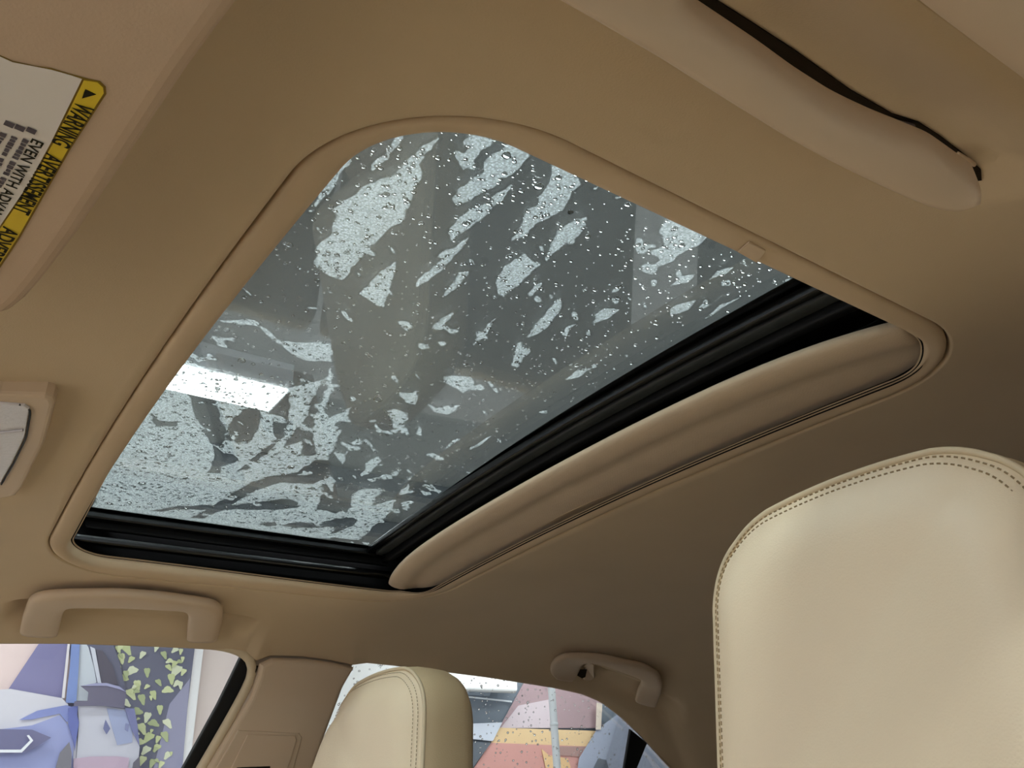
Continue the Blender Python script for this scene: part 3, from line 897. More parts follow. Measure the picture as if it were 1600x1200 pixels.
    link('backrest', loft('backrest', bk, True, True, True), 'leather_cream', parent=st, smooth=True)
    link('seat_cushion', box('seat_cushion', (x0 - 0.62, yc - 0.25, -0.92), (x0 - 0.08, yc + 0.25, -0.76), 0.05, 3), 'leather_cream', parent=st, smooth=True)
    return st
build_seat(-0.356, 0.382, -0.105, -1, 'driver seat with a large cream headrest close by at the right')
build_seat(0.385, 0.402, -0.124, 1, 'passenger seat with a cream headrest in front of the rear window')

# ================================================================== SHOWROOM THINGS
def ceiling_lamp(x0, x1, y0, y1, z, label):
    t = thing('ceiling_lamp', (0.5 * (x0 + x1), 0.5 * (y0 + y1), z), label, 'lamp', 'showroom ceiling lamps')
    link('housing', box('housing', (x0 - 0.02, y0 - 0.02, z), (x1 + 0.02, y1 + 0.02, HZ), 0.006), 'lamp_body', parent=t)
    link('diffuser', box('diffuser', (x0, y0, z - 0.012), (x1, y1, z - 0.001), 0.004), 'lamp_glow', parent=t)
    return t
LAMPS = [((-0.05, 1.28, 3.20, 3.48), 'bright ceiling lamp shining through the front corner of the sunroof'),
         ((3.7, 4.9, 4.3, 4.6), 'ceiling lamp glowing through the rear passenger window'),
         ((-4.2, -2.0, -1.4, -1.1), 'added unseen ceiling lamp ahead of the windshield on the driver side'),  # unseen lamp rows, added to light the film, drops and cabin
         ((-1.6, 0.6, -1.4, -1.1), 'added unseen ceiling lamp above the driver side of the windshield'),
         ((1.0, 3.2, -1.4, -1.1), 'added unseen ceiling lamp above the driver side rear door'),
         ((-4.2, -2.0, 0.25, 0.55), 'added unseen ceiling lamp ahead of the car on the passenger side'),
         ((-1.6, 0.0, 0.25, 0.55), 'added unseen ceiling lamp above the hood'),
         ((-1.6, 0.6, -3.2, -2.9), 'ceiling lamp beside the driver door'),
         ((0.3, 2.5, 0.25, 0.55), 'added unseen ceiling lamp above the sunroof on the driver side'),  # out of direct view, added for glints in the water drops
         ((-1.8, 0.4, 4.9, 5.2), 'added unseen ceiling lamp above the car poster'),  # last three lamps are unseen, added to brighten the posters
         ((4.0, 5.4, 5.3, 5.6), 'added unseen ceiling lamp close to the striped poster'),
         ((5.6, 6.8, 4.8, 5.1), 'added unseen ceiling lamp above the striped poster')]
for (x0, x1, y0, y1), lb in LAMPS:
    ceiling_lamp(x0, x1, y0, y1, HZ - 0.15, lb)
for yb, lb in ((4.45, 'grey ceiling beam nearest the bright lamp'), (5.35, 'grey ceiling beam close to the showroom wall')):
    link('ceiling_beam', box('ceiling_beam', (-5, yb - 0.05, HZ - 0.12), (10, yb + 0.05, HZ), 0.005), 'hall_beam', label=lb, cat='beam', group='showroom ceiling beams')
link('ceiling_beam', box('ceiling_beam', (0.62, -5, HZ - 0.10), (0.74, WY, HZ), 0.005), 'hall_beam', label='grey cross beam running from the wall over the car', cat='beam', group='showroom ceiling beams')

# ---- posters on the wall
PY = WY - 0.05
def P3(p, lay_):
    q = at_y(p, PY - 0.006 * lay_); return q
PM = {}
def pcol(rgb):
    if rgb not in PM:
        n = 'print_%d_%d_%d' % rgb
        mat(n, tuple(int(v * 0.80 + 51) for v in rgb), 0.55, 0.25, 0.06, 3.0)
        PM[rgb] = n
    return PM[rgb]
def pshape(name, px, rgb, lay_, parent):
    pts = [P3(p, lay_) for p in px]
    return link(name, slab(name, pts, (0, 1, 0), 0.004), pcol(rgb), parent=parent)
def S6(l): return [(x / 6.0, 1000 + y / 6.0) for x, y in l]

car = thing('car_poster', tuple(P3((150, 1200), 0)), 'wall poster of a blue car beside leaves, seen through the front passenger window', 'poster')
c_tl, c_tr = P3((-260, 1000), 0), P3((306, 1014), 0)
zt, zb_ = 1.25, -0.55
def prect(name, x0, x1, z0, z1, rgb, lay_, parent):
    return link(name, box(name, (x0, PY - 0.006 * lay_ - 0.004, z0), (x1, PY - 0.006 * lay_, z1)), pcol(rgb), parent=parent)
xr = float(P3((309, 1100), 0)[0]) ; xr = float(P3((303, 1015), 0)[0])
prect('poster_sheet', -1.6, xr + 0.07, zb_, zt, (244, 240, 240), 0, car)
prect('sky_print', -1.6, xr, zb_ + 0.02, zt - 0.02, (236, 204, 198), 1, car)
prect('shade_print', float(P3((105, 1100), 0)[0]), xr, zb_ + 0.02, zt - 0.02, (84, 84, 108), 2, car)
pshape('haze_print', [(265, 1100), (297, 1060), (285, 1200), (240, 1200)], (140, 138, 170), 3, car)
rr = random.Random(5)
leafv = []
def leaf(cx, cy, r, a, rgb, nm='leaf_print', lay_=4):
    pts = []
    for w in np.linspace(0, 2 * math.pi, 12, endpoint=False):
        k_ = 1 + 0.25 * math.sin(3 * w + a)
        x, y = r * 1.25 * math.cos(w) * k_, r * 0.75 * math.sin(w) * k_
        pts.append((cx + x * math.cos(a) - y * math.sin(a), cy + x * math.sin(a) + y * math.cos(a)))
    pshape(nm, pts, rgb, lay_, car)
leaves = [(198, 1014, 8), (190, 1028, 7), (180, 1040, 7), (206, 1048, 8), (192, 1060, 7), (215, 1070, 7), (230, 1050, 6), (275, 1048, 9), (268, 1060, 7), (205, 1084, 8), (222, 1092, 7), (196, 1098, 7), (240, 1085, 6),
          (262, 1078, 7), (213, 1112, 8), (230, 1120, 7), (250, 1108, 6), (222, 1138, 8), (240, 1130, 7), (262, 1130, 7), (232, 1152, 8), (218, 1160, 7), (258, 1150, 7), (228, 1172, 7), (245, 1168, 6), (222, 1188, 7), (238, 1192, 6),
          (262, 1180, 6), (185, 1014, 5), (172, 1020, 5), (248, 1066, 5), (282, 1070, 5), (205, 1030, 5), (252, 1194, 5), (202, 1130, 6), (210, 1146, 6)]
for _ in range(46):
    lx = rr.uniform(172, 292); ly = rr.uniform(1012, 1204)
    if lx < 190 + (ly - 1010) * 0.22 - 14 or lx > 296 - (ly - 1015) * 0.13: continue
    leaves.append((lx, ly, rr.uniform(2.5, 5.5)))
for i, (x, y, r) in enumerate(leaves):
    leaf(x, y, r * 1.0, rr.uniform(0, 3.1), [(198, 206, 140), (216, 220, 160), (170, 180, 126), (226, 228, 190)][i % 4], 'leaf_print', 3.2 + i * 0.033)
CARP = [('windshield_print', [(520, -200), (680, -200), (640, 45), (580, 545), (80, 460)], (112, 106, 156)),
        ('roof_print', [(640, -200), (1000, -120), (1120, 200), (1180, 480), (1000, 480), (700, 480), (640, 45)], (78, 78, 104)),
        ('side_window_print', [(750, -60), (830, 70), (880, 250), (905, 395), (860, 430), (820, 570), (715, 570), (722, 300)], (206, 210, 220)),
        ('rear_window_print', [(900, 90), (960, 100), (1060, 250), (1110, 420), (950, 405)], (64, 58, 76)),
        ('pillar_print', [(845, 60), (890, 80), (950, 405), (915, 400)], (214, 214, 228)),
        ('front_pillar_print', [(675, -60), (755, -60), (735, 300), (715, 590), (615, 590), (655, 260)], (108, 132, 200)),
        ('pillar_edge_print', [(640, -20), (662, -20), (605, 545), (578, 545)], (232, 222, 226)),
        ('hood_print', [(-1500, 440), (-60, 470), (100, 458), (580, 545), (640, 605), (630, 650), (720, 780), (720, 1000), (690, 1500), (-1500, 1500)], (212, 206, 216)),
        ('fender_print', [(-1500, 900), (0, 838), (300, 800), (560, 705), (640, 800), (690, 950), (680, 1500), (-1500, 1500)], (146, 152, 208)),
        ('fender_shade_print', [(180, 748), (350, 662), (620, 610), (720, 640), (690, 765), (620, 765), (560, 690), (300, 745)], (118, 128, 196)),
        ('door_print', [(730, 620), (960, 618), (1170, 650), (1230, 760), (1310, 1000), (1260, 1500), (690, 1500), (740, 780)], (202, 198, 212)),
        ('door_blue_print', [(1000, 640), (1170, 660), (1240, 800), (1240, 960), (1100, 985), (1050, 820)], (158, 166, 206)),
        ('door_low_print', [(690, 1112), (850, 1092), (1100, 1090), (1210, 1105), (1180, 1500), (680, 1500)], (192, 160, 184)),
        ('gap_print', [(640, 640), (735, 600), (722, 700), (742, 770), (700, 1040), (690, 960), (640, 790)], (78, 88, 166)),
        ('rear_edge_print', [(1170, 640), (1260, 640), (1290, 800), (1310, 1000), (1240, 850)], (104, 106, 158)),
        ('rear_wheel_print', [(1310, 1090), (1320, 1500), (1200, 1500), (1250, 1150)], (84, 78, 92)),
        ('wheel_print', [(650, 955), (672, 1060), (660, 1500), (440, 1500), (560, 1060)], (106, 100, 112)),
        ('headlight_print', [(-900, 860), (0, 835), (300, 840), (480, 915), (330, 1010), (200, 1062), (-900, 1062)], (88, 86, 128)),
        ('mirror_print', [(755, 430), (900, 405), (1000, 405), (1120, 440), (1182, 490), (1165, 640), (940, 615), (690, 620), (700, 575), (820, 570), (830, 490)], (84, 78, 104)),
        ('mirror_edge_print', [(755, 430), (900, 403), (1000, 403), (1120, 436), (1185, 488), (1120, 462), (1000, 430), (900, 430)], (150, 148, 190)),
        ('handle_print', [(990, 745), (1035, 830), (1000, 885), (968, 830)], (92, 96, 144)),
        ('handle_print', [(1180, 780), (1215, 790), (1200, 860), (1170, 840)], (118, 122, 170))]
for i, (nm, pl, rgb) in enumerate(CARP):
    pshape(nm, S6(pl), rgb, 6 + i, car)
pshape('lamp_line_print', S6([(-900, 1025), (30, 1028), (195, 1028), (282, 940), (252, 895), (272, 890), (312, 942), (205, 1055), (20, 1055), (-900, 1052)]), (244, 244, 250), 30, car)

ban = thing('stripe_poster', tuple(P3((850, 1200), 0)), 'striped pink and yellow wall poster seen through the rear passenger window', 'poster')
def S4(l): return [(660 + x / 4.0, 1030 + y / 4.0) for x, y in l]
BAN = [('poster_sheet', [(-500, -200), (2400, -200), (2600, 1100), (-500, 1100)], (92, 102, 114)),
       ('haze_print', [(-400, -100), (520, -60), (420, 230), (-400, 200)], (140, 152, 166)),  # pale haze of the lamp glow, painted into the poster
       ('glow_print', [(-560, -120), (-120, -100), (-200, 900), (-900, 900)], (238, 236, 232)),  # lamp glow on the wet window, painted as a white sheet
       ('wire_print', [(60, 215), (300, 232), (560, 260), (560, 270), (300, 242), (60, 225)], (226, 230, 236)),
       ('stripe_print', [(660, 100), (1120, 100), (1120, 430), (480, 430)], (158, 126, 130)),
       ('stripe_light_print', [(600, 290), (800, 250), (800, 430), (490, 430)], (206, 186, 192)),
       ('stripe_yellow_print', [(482, 428), (1085, 448), (1030, 545), (428, 522)], (232, 190, 134)),
       ('stripe_pink_print', [(428, 522), (1030, 545), (930, 800), (240, 800)], (208, 138, 128)),
       ('stripe_brown_print', [(850, 545), (1030, 545), (985, 610), (850, 600)], (160, 118, 110)),
       ('orange_print', [(745, 560), (790, 600), (910, 620), (940, 720), (780, 720)], (234, 184, 124)),
       ('wing_print', [(240, 405), (500, 395), (440, 512), (180, 484)], (206, 210, 226)),
       ('dark_print', [(190, 510), (430, 522), (300, 700), (150, 700)], (72, 78, 88)),
       ('panel_print', [(170, 540), (280, 540), (240, 700), (200, 700)], (196, 204, 222)),
       ('blue_print', [(1090, 440), (1240, 330), (1700, 500), (1700, 900), (940, 900), (980, 620)], (150, 158, 180)),
       ('shadow_print', [(1070, 680), (1100, 620), (1150, 630), (1170, 700)], (76, 82, 94)),
       ('cream_print', [(1090, 270), (1125, 280), (1115, 440), (1085, 440)], (220, 200, 180))]
for i, (nm, pl, rgb) in enumerate(BAN):
    pshape(nm, S4(pl), rgb, i, ban)
wl = at_y((738, 1068), PY - 0.2)
MATS['lamp_soft'] = MATS['lamp_glow'].copy(); MATS['lamp_soft'].name = 'lamp_soft'
MATS['lamp_soft'].node_tree.nodes['Principled BSDF'].inputs['Emission Strength'].default_value = 0.2
wt = thing('wall_lamp', tuple(wl), 'long wall lamp glowing above the striped poster', 'lamp')
link('housing', box('housing', (wl[0] - 0.52, PY - 0.17, wl[2] - 0.06), (wl[0] + 0.52, PY - 0.11, wl[2] + 0.16), 0.02, 3), 'lamp_body', parent=wt)
link('diffuser', box('diffuser', (wl[0] - 0.50, PY - 0.21, wl[2] - 0.05), (wl[0] + 0.50, PY - 0.165, wl[2] + 0.15), 0.02, 3), 'lamp_soft', parent=wt)
pp = at_y((867, 1150), 4.6)
pol = thing('white_pole', (float(pp[0]), 4.6, FZ), 'white upright pole seen through the rear passenger window', 'pole')
link('shaft', tube('shaft', [(float(pp[0]), 4.6, FZ), (float(pp[0]), 4.6, HZ)], 0.028, 14), 'pole_white', parent=pol, smooth=True)
zj = float(at_y((867, 1132), 4.6)[2])
link('collar', tube('collar', [(float(pp[0]), 4.6, zj - 0.012), (float(pp[0]), 4.6, zj + 0.012)], 0.031, 14), 'lamp_body', parent=pol, smooth=True)

# ================================================================== WATER
ztop = lambda x, y: zg(x, y) + 0.0046
def o3(ox, oy, s, l): return [(ox + x / s, oy + y / s) for x, y in l]
A_ = lambda l: o3(620, 180, 4.287, l)
B_ = lambda l: o3(400, 160, 3.0, l)
C_ = lambda l: o3(800, 250, 3.0, l)
D_ = lambda l: o3(140, 500, 3.0, l)
E_ = lambda l: o3(400, 580, 4.0, l)
# streaks of tiny drops left on the glass (light) and wiped streaks (clear)
POS = [A_([(505, 80), (650, 130), (655, 155), (620, 205), (430, 395), (470, 290)]),
       A_([(740, 170), (880, 230), (900, 270), (840, 330), (760, 400), (600, 510), (410, 620), (375, 565), (450, 480), (570, 380), (640, 270), (720, 225)]),
       A_([(785, 465), (740, 530), (640, 640), (560, 710), (420, 790), (355, 850), (350, 790), (400, 690), (500, 630), (600, 590), (700, 500)]),
       A_([(1050, 310), (1230, 375), (1220, 470), (1190, 500), (1120, 640), (1040, 690), (890, 760), (880, 810), (775, 850), (800, 780), (870, 660), (920, 610), (1000, 510), (1020, 450), (1045, 400)]),
       A_([(1275, 690), (1230, 790), (1110, 880), (1030, 960), (960, 1010), (1000, 975), (1030, 900), (1030, 860), (1090, 760), (1200, 700)]),
       B_([(1250, 710), (1290, 750), (1340, 760), (1280, 810), (1160, 915), (1135, 880), (1130, 820), (1160, 770)]),
       A_([(535, 780), (440, 890), (360, 960), (250, 1090), (120, 1170), (170, 1080), (300, 960), (380, 890)]),
       B_([(860, 150), (800, 230), (775, 300), (775, 360), (745, 420), (720, 500), (690, 560), (620, 600), (560, 660), (500, 720), (440, 780), (400, 835), (300, 800), (280, 760), (300, 680), (360, 590), (380, 500), (460, 440), (520, 390), (640, 340), (700, 290), (760, 230)]),
       B_([(720, 130), (660, 210), (630, 260), (545, 335), (550, 300), (610, 240), (660, 170)]),
       B_([(510, 205), (430, 300), (380, 370), (300, 470), (255, 500), (310, 380), (400, 290), (450, 230)]),
       B_([(670, 745), (640, 830), (610, 920), (600, 960), (540, 940), (490, 900), (560, 820)]),
       B_([(1010, 790), (960, 850), (875, 925), (910, 860), (960, 800)]),
       B_([(1440, 920), (1420, 980), (1350, 1050), (1270, 1110), (1310, 1040), (1370, 980), (1400, 930)]),
       B_([(1130, 1010), (1080, 1090), (1010, 1150), (1040, 1090)]), B_([(940, 980), (900, 1030), (870, 1070), (820, 1065), (880, 1010)]),
       C_([(730, 255), (830, 320), (925, 350), (880, 400), (780, 450), (760, 480), (640, 510), (690, 470), (650, 430), (700, 410), (720, 370), (690, 330)]),
       C_([(860, 530), (820, 580), (740, 590), (790, 550)]), C_([(1040, 495), (1010, 530), (915, 570), (970, 520)]),
       C_([(240, 645), (220, 700), (150, 725), (200, 670)]), C_([(190, 740), (150, 800), (70, 840), (110, 770)]),
       C_([(510, 695), (440, 750), (380, 770), (385, 720), (430, 700)]), C_([(870, 655), (830, 700), (745, 730), (750, 690)]),
       C_([(1080, 645), (1000, 690), (880, 760), (980, 680)]), C_([(300, 770), (250, 830), (225, 820), (270, 780)]),
       C_([(540, 595), (450, 630), (470, 600)]), C_([(145, 575), (100, 640), (75, 630), (110, 590)]), C_([(410, 110), (390, 150), (370, 140)]), C_([(520, 165), (490, 185), (470, 175)]),
       C_([(380, 970), (320, 1020), (250, 1030), (300, 990)]), C_([(40, 850), (80, 900), (30, 980), (0, 960), (20, 900)]),
       # lower left field of fine drops
       D_([(300, 150), (420, 80), (560, 0), (760, 0), (900, 100), (1130, 110), (1140, 330), (1090, 420), (1180, 520), (1120, 640), (1130, 760), (1030, 800), (1010, 950), (1100, 1040), (0, 920), (60, 720), (200, 480), (330, 330)]),
       E_([(380, 330), (540, 260), (600, 225), (560, 290), (470, 340), (360, 370)]),
       E_([(730, 300), (760, 385), (850, 395), (905, 365), (960, 270), (880, 235), (820, 250), (855, 310), (865, 365), (790, 372), (740, 320)]),
       E_([(700, 650), (655, 660), (690, 580), (760, 528), (775, 560)]), E_([(460, 620), (492, 700), (465, 800), (430, 720)]),
       E_([(0, 720), (300, 700), (420, 740), (380, 865), (500, 892), (600, 850), (590, 790), (650, 740), (780, 735), (720, 850), (870, 800), (850, 870), (640, 1060), (0, 975)]),
       E_([(480, 500), (550, 520), (600, 440), (640, 415), (665, 450), (575, 482), (540, 590)]),
       E_([(1080, 205), (1130, 230), (1280, 215), (1210, 270), (1100, 250)]), E_([(1180, 30), (1340, 40), (1360, 110), (1290, 140), (1230, 90), (1170, 70)]),
       E_([(880, 130), (960, 140), (1020, 120), (1000, 210), (930, 190)]), E_([(910, 740), (960, 700), (950, 760), (900, 775)]), E_([(1190, 470), (1250, 420), (1270, 430), (1170, 500)]),
       E_([(820, 650), (910, 610), (880, 660)]), E_([(1330, 480), (1480, 400), (1420, 450), (1340, 500)]), E_([(920, 690), (990, 640), (960, 680)]), E_([(1000, 400), (1025, 330), (1040, 405)])]
NEG = [D_([(450, 330), (580, 350), (600, 420), (640, 520), (640, 600), (700, 660), (620, 690), (615, 722), (550, 722), (585, 640), (560, 560), (510, 480)]),
       D_([(830, 740), (760, 760), (560, 880), (470, 932), (540, 932), (660, 870), (780, 800), (900, 762), (1050, 772), (1150, 720), (1150, 655), (1050, 660), (980, 712)]),
       D_([(270, 902), (420, 872), (700, 868), (900, 840), (980, 850), (972, 880), (900, 892), (700, 888), (400, 892)]),
       D_([(660, 480), (720, 420), (800, 400), (805, 470), (760, 570), (690, 580), (640, 560)]),
       D_([(845, 440), (880, 380), (935, 335), (935, 490), (900, 560), (850, 612), (720, 722), (690, 712), (800, 622), (870, 560)]),
       D_([(1085, 300), (1125, 300), (1060, 440), (1040, 560), (1065, 632), (985, 642), (1000, 570), (900, 600), (1000, 480)]),
       D_([(275, 420), (320, 470), (420, 480), (400, 500), (310, 500)]),
       E_([(500, 920), (600, 915), (640, 932), (600, 970), (460, 1022), (500, 975), (250, 982), (150, 962), (200, 950), (420, 945)]),
       E_([(380, 860), (400, 780), (440, 700), (470, 760), (450, 860)]), E_([(490, 870), (500, 760), (560, 780), (600, 850), (560, 885)]),
       E_([(20, 950), (120, 945), (130, 965), (60, 975)]),
       D_([(560, 0), (780, 30), (880, 110), (1000, 190), (1150, 200), (1100, 280), (930, 320), (900, 330), (560, 230), (440, 180), (520, 60)])]

def to_glass(px):
    return np.array([on(p, ztop)[:2] for p in px])

def inpoly(X, Y, P):
    c = np.zeros(X.shape, bool); j = len(P) - 1
    for i in range(len(P)):
        xi, yi = P[i]; xj, yj = P[j]
        m = ((yi > Y) != (yj > Y)) & (X < (xj - xi) * (Y - yi) / (yj - yi + 1e-15) + xi)
        c ^= m; j = i
    return c

def vnoise(X, Y, sc, seed):
    r = np.random.default_rng(seed); G = r.random((256, 256))
    x = X * sc; y = Y * sc; i = np.floor(x).astype(int); j = np.floor(y).astype(int); u = x - i; v = y - j
    u = u * u * (3 - 2 * u); v = v * v * (3 - 2 * v)
    g = lambda a, b: G[a % 256, b % 256]
    return (g(i, j) * (1 - u) + g(i + 1, j) * u) * (1 - v) + (g(i, j + 1) * (1 - u) + g(i + 1, j + 1) * u) * v

FX0, FX1, FY = gx0 + 0.004, GX + 0.01, GY + 0.012
SP = 0.0013
nx, ny = int((FX1 - FX0) / SP), int(2 * FY / SP)
GXs, GYs = np.meshgrid(np.linspace(FX0, FX1, nx), np.linspace(-FY, FY, ny), indexing='ij')
WX = GXs + 0.004 * (vnoise(GXs, GYs, 120, 1) - 0.5); WYy = GYs + 0.004 * (vnoise(GXs, GYs, 120, 2) - 0.5)
wet = np.zeros(GXs.shape)
for P in POS: wet[inpoly(WX, WYy, to_glass(P))] = 1.0
for P in NEG: wet[inpoly(WX, WYy, to_glass(P))] = 0.0
# scattered smaller streaks, drawn out along the direction of travel of the wipe
u_ = 0.80 * GXs + 0.60 * GYs; v_ = -0.60 * GXs + 0.80 * GYs
nn = 0.6 * vnoise(u_, v_, 55, 3) + 0.4 * vnoise(u_ * 0.8, v_ * 2.0, 90, 4)
den = 0.10 * sstep(-0.15, 0.25, GYs)
small = (nn > 0.77 - den)
wet = np.maximum(wet, np.where(small, 0.62, 0))
for _ in range(1):
    w2_ = wet.copy(); w2_[1:-1, 1:-1] = (wet[1:-1, 1:-1] * 2 + wet[:-2, 1:-1] + wet[2:, 1:-1] + wet[1:-1, :-2] + wet[1:-1, 2:]) / 6; wet = w2_

# ---- single drops
def dome(n=12, m=4):
    v = [(0, 0, 1.0)]; f = []
    for k_ in range(1, m + 1):
        a = k_ / m * math.pi / 2
        for i in range(n):
            w = 2 * math.pi * i / n
            v.append((math.sin(a) * math.cos(w), math.sin(a) * math.sin(w), math.cos(a)))
    for i in range(n): f.append((0, 1 + i, 1 + (i + 1) % n))
    for k_ in range(m - 1):
        for i in range(n):
            a = 1 + k_ * n + i; b = 1 + k_ * n + (i + 1) % n
            f.append((a, a + n, b + n, b))
    f.append(tuple(1 + (m - 1) * n + i for i in range(n))[::-1])
    return v, f
DV, DF = dome()
dm = mesh('water_drop', DV, DF); dm.materials.append(MATS['water'])
dm.polygons.foreach_set('use_smooth', [len(p.vertices) < 6 for p in dm.polygons])
DROPS = []
for zfun, l in ((B_, [(587, 193, 6), (350, 492, 8), (270, 550, 7), (158, 670, 9), (608, 432, 10), (700, 452, 9), (608, 495, 8), (515, 432, 6), (668, 340, 7), (735, 300, 7), (1175, 250, 13), (1165, 335, 8), (985, 570, 11), (1090, 475, 7), (1155, 430, 6), (905, 270, 5), (1025, 300, 6), (425, 705, 8), (375, 615, 7), (575, 540, 7), (318, 720, 6), (285, 835, 7), (140, 757, 6), (375, 335, 4), (545, 240, 4), (335, 415, 5), (447, 520, 5), (480, 570, 4), (1420, 355, 9), (1480, 395, 7), (1475, 515, 8), (1415, 572, 5), (1300, 385, 5), (1385, 475, 6), (1310, 540, 6), (1205, 460, 6), (940, 152, 4), (910, 428, 5), (740, 545, 5), (845, 585, 5), (800, 605, 4), (870, 760, 5), (820, 750, 4), (930, 650, 5), (660, 615, 5), (545, 625, 5), (305, 605, 4), (485, 735, 5), (535, 740, 4), (380, 755, 5), (300, 775, 5), (700, 380, 5), (755, 262, 4), (1205, 350, 4)]),
                (C_, [(275, 245, 8), (540, 212, 8), (355, 360, 8), (110, 270, 7), (215, 300, 6), (765, 322, 8), (795, 402, 10), (700, 430, 6), (848, 375, 5), (920, 360, 4), (555, 325, 5), (628, 320, 5), (103, 360, 6), (200, 475, 6), (110, 575, 6), (60, 730, 5), (230, 730, 6), (580, 555, 6), (740, 545, 6), (885, 500, 5), (1040, 575, 6), (1110, 540, 5), (1205, 517, 5), (1163, 570, 4), (885, 700, 6), (680, 770, 6), (730, 690, 5), (785, 740, 5), (563, 805, 6), (680, 835, 6), (580, 870, 6), (350, 890, 6), (455, 800, 5), (305, 965, 7), (465, 910, 6), (250, 945, 4), (130, 995, 6), (1013, 630, 5), (415, 445, 5), (945, 465, 4), (995, 470, 5), (300, 200, 5), (455, 145, 4), (575, 405, 4)]),
                (D_, [(592, 50, 6), (642, 48, 8), (675, 68, 4), (718, 90, 4), (880, 45, 7), (865, 95, 5), (767, 128, 5), (740, 115, 4), (848, 150, 5), (712, 192, 11), (767, 208, 6), (813, 203, 4), (728, 147, 5), (805, 258, 6), (853, 270, 5), (990, 137, 6), (960, 168, 5), (1097, 110, 5), (1030, 45, 6), (983, 268, 5), (942, 293, 4), (898, 290, 4), (1190, 110, 6), (1315, 172, 7), (1270, 128, 5), (1095, 292, 7), (970, 360, 6), (1020, 395, 9), (1132, 397, 9), (600, 323, 7), (685, 280, 7), (670, 360, 5), (732, 388, 6), (615, 283, 5), (715, 325, 4), (905, 343, 4), (400, 510, 7), (485, 542, 8), (447, 425, 4), (340, 518, 5), (437, 530, 5), (232, 617, 8), (375, 622, 5), (245, 768, 9), (117, 775, 7), (665, 830, 8), (455, 828, 6), (960, 622, 8), (943, 690, 10), (912, 728, 7), (1105, 740, 6), (975, 790, 6), (1045, 790, 7), (1005, 905, 7), (715, 797, 5), (93, 862, 6), (280, 862, 6), (185, 858, 6), (1352, 373, 17), (1365, 540, 5), (558, 495, 5), (945, 488, 5), (740, 535, 4), (408, 258, 5), (445, 745, 5), (520, 905, 5), (450, 885, 6)])):
    for x, y, r in l:
        DROPS.append((*zfun([(x, y)])[0], r / 3.0))
DROPS.append((842, 292, 4)); 
special = {(1175, 250, 13): None}
for i, (px, py, r) in enumerate(DROPS):
    p = on((px, py), ztop)
    dist = np.linalg.norm(p - CAM)
    rad = r * dist / FOC * 1.7
    o = bpy.data.objects.new('water_drop', dm); COL.objects.link(o)
    o.location = p
    lb = 'clear round water drop clinging to the wet sunroof glass'
    if r > 5.5: lb = 'widest flat water drop in the middle of the sunroof glass'; rx, ry = rad * 1.0, rad * 0.75
    elif r > 4.2: lb = 'large clear drop in the pale streak at the driver edge of the glass'; rx, ry = rad * 1.05, rad
    else: rx, ry = rad * random.uniform(0.95, 1.2), rad * random.uniform(0.9, 1.1)
    o.scale = (rx, ry, rad * random.uniform(0.75, 0.9)); o.rotation_euler = (0, 0, random.uniform(0, 3.1))
    tag(o, lb, 'water drop', 'water drops on the sunroof glass')
    wet[(GXs - p[0]) ** 2 + (GYs - p[1]) ** 2 < (rad * 0.98) ** 2] = 0.0

# ---- the finest drops, too many to count
def scatter(name, pts, rads, nrm=None, n=7, m=2, flat=0.8, label=None):
    dv, df = dome(n, m); dv = np.array(dv); V = []; F = []
    if nrm is None: ex, ey, ez = np.eye(3)
    else:
        ez = nrm / np.linalg.norm(nrm); ex = np.array([1.0, 0, 0]); ey = np.cross(ez, ex)
    k_ = len(dv)
    for i, (p, r) in enumerate(zip(pts, rads)):
        e = random.uniform(0.85, 1.3)
        V.append(p + r * (e * dv[:, :1] * ex + dv[:, 1:2] * ey + flat * dv[:, 2:3] * ez))
        F += [tuple(a + i * k_ for a in q) for q in df]
    me = mesh(name, np.vstack(V), F)
    me.polygons.foreach_set('use_smooth', [len(p.vertices) < 6 for p in me.polygons])
    return link(name, me, 'water', kind='stuff', label=label, cat='water')
pts = []; rads = []
wfl = wet.ravel(); xf = GXs.ravel(); yf = GYs.ravel()
cand = RNG.integers(0, len(wfl), 15000)
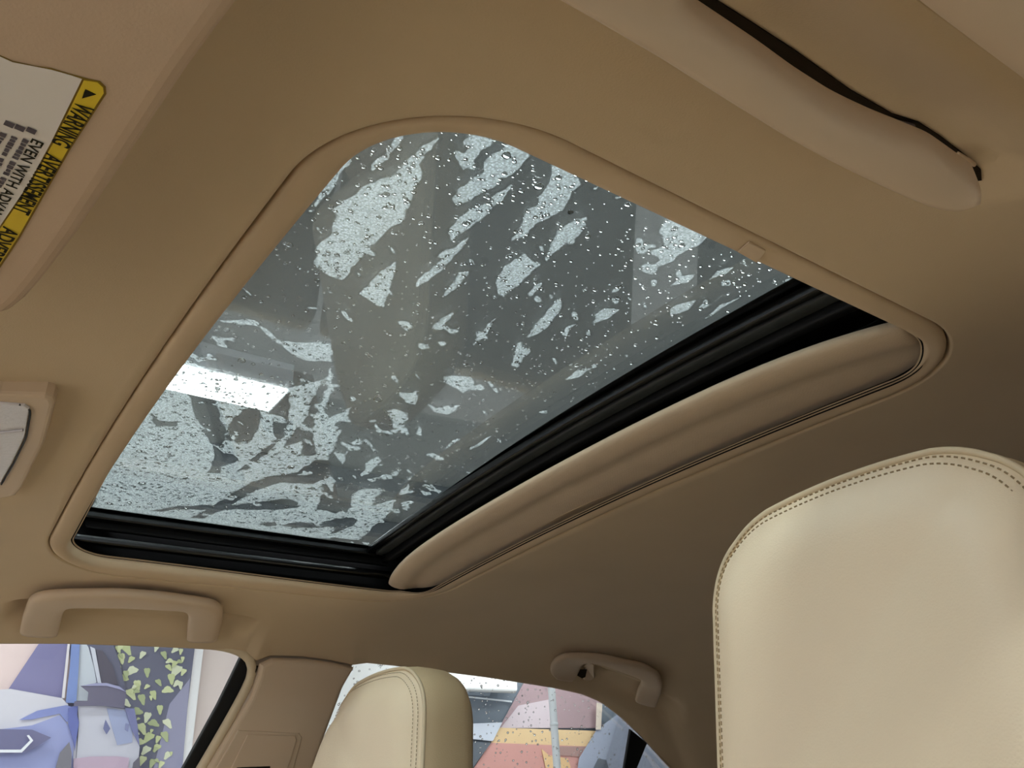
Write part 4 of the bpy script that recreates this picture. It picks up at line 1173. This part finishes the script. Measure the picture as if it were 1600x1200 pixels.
for c in cand:
    w = wfl[c]
    if RNG.random() > (0.75 if w > 0.5 else 0.18): continue
    x, y = xf[c] + RNG.uniform(-.5, .5) * SP, yf[c] + RNG.uniform(-.5, .5) * SP
    if not (FX0 + 0.003 < x < GX - 0.002 and abs(y) < GY - 0.002): continue
    pts.append(np.array([x, y, float(ztop(x, y)) + 0.0004])); rads.append(0.0007 + 0.0014 * RNG.random() ** 2.5)
for q, r in zip(pts, rads):
    if r > 0.0:
        ia, ib = int((q[0] - FX0) / (FX1 - FX0) * (nx - 1) + 0.5), int((q[1] + FY) / (2 * FY) * (ny - 1) + 0.5)
        wet[ia, ib] = 0.0
        if r > 0.0011: wet[max(ia - 1, 0):ia + 2, ib] = 0.0; wet[ia, max(ib - 1, 0):ib + 2] = 0.0
def build_film():
    v = np.column_stack([GXs.ravel(), GYs.ravel(), ztop(GXs, GYs).ravel() + 0.0003])
    idx = np.arange(nx * ny).reshape(nx, ny)
    q = np.stack([idx[:-1, :-1], idx[1:, :-1], idx[1:, 1:], idx[:-1, 1:]], -1).reshape(-1, 4)
    keep = wet.ravel()[q].max(1) > 0.02
    q = q[keep]
    used = np.unique(q); remap = -np.ones(nx * ny, int); remap[used] = np.arange(len(used))
    v = v[used]; q = remap[q]
    me = bpy.data.meshes.new('water_film')
    me.vertices.add(len(v)); me.vertices.foreach_set('co', v.ravel())
    me.loops.add(q.size); me.loops.foreach_set('vertex_index', q.ravel().astype(np.int32))
    me.polygons.add(len(q)); me.polygons.foreach_set('loop_start', np.arange(0, q.size, 4, dtype=np.int32))
    me.update(calc_edges=True)
    at = me.attributes.new('wet', 'FLOAT', 'POINT'); at.data.foreach_set('value', wet.ravel()[used].astype(np.float32))
    return me
link('water_film', build_film(), 'water_film', kind='stuff', smooth=True, label='pale streaks of fine water beads across the sunroof glass', cat='water')

scatter('water_beads', pts, rads, label='tiny scattered water beads across the sunroof glass')
# rain on the rear side window
pts = []; rads = []
for _ in range(1100):
    px = (RNG.uniform(490, 1050), RNG.uniform(1036, 1205))
    q = on_side(px, 0.03 + 0.0047)
    pts.append(q); rads.append(0.0007 + 0.0018 * RNG.random() ** 2.5)
scatter('rain_beads', pts, rads, nrm=SIDE_N, label='rain beads on the rear passenger window')
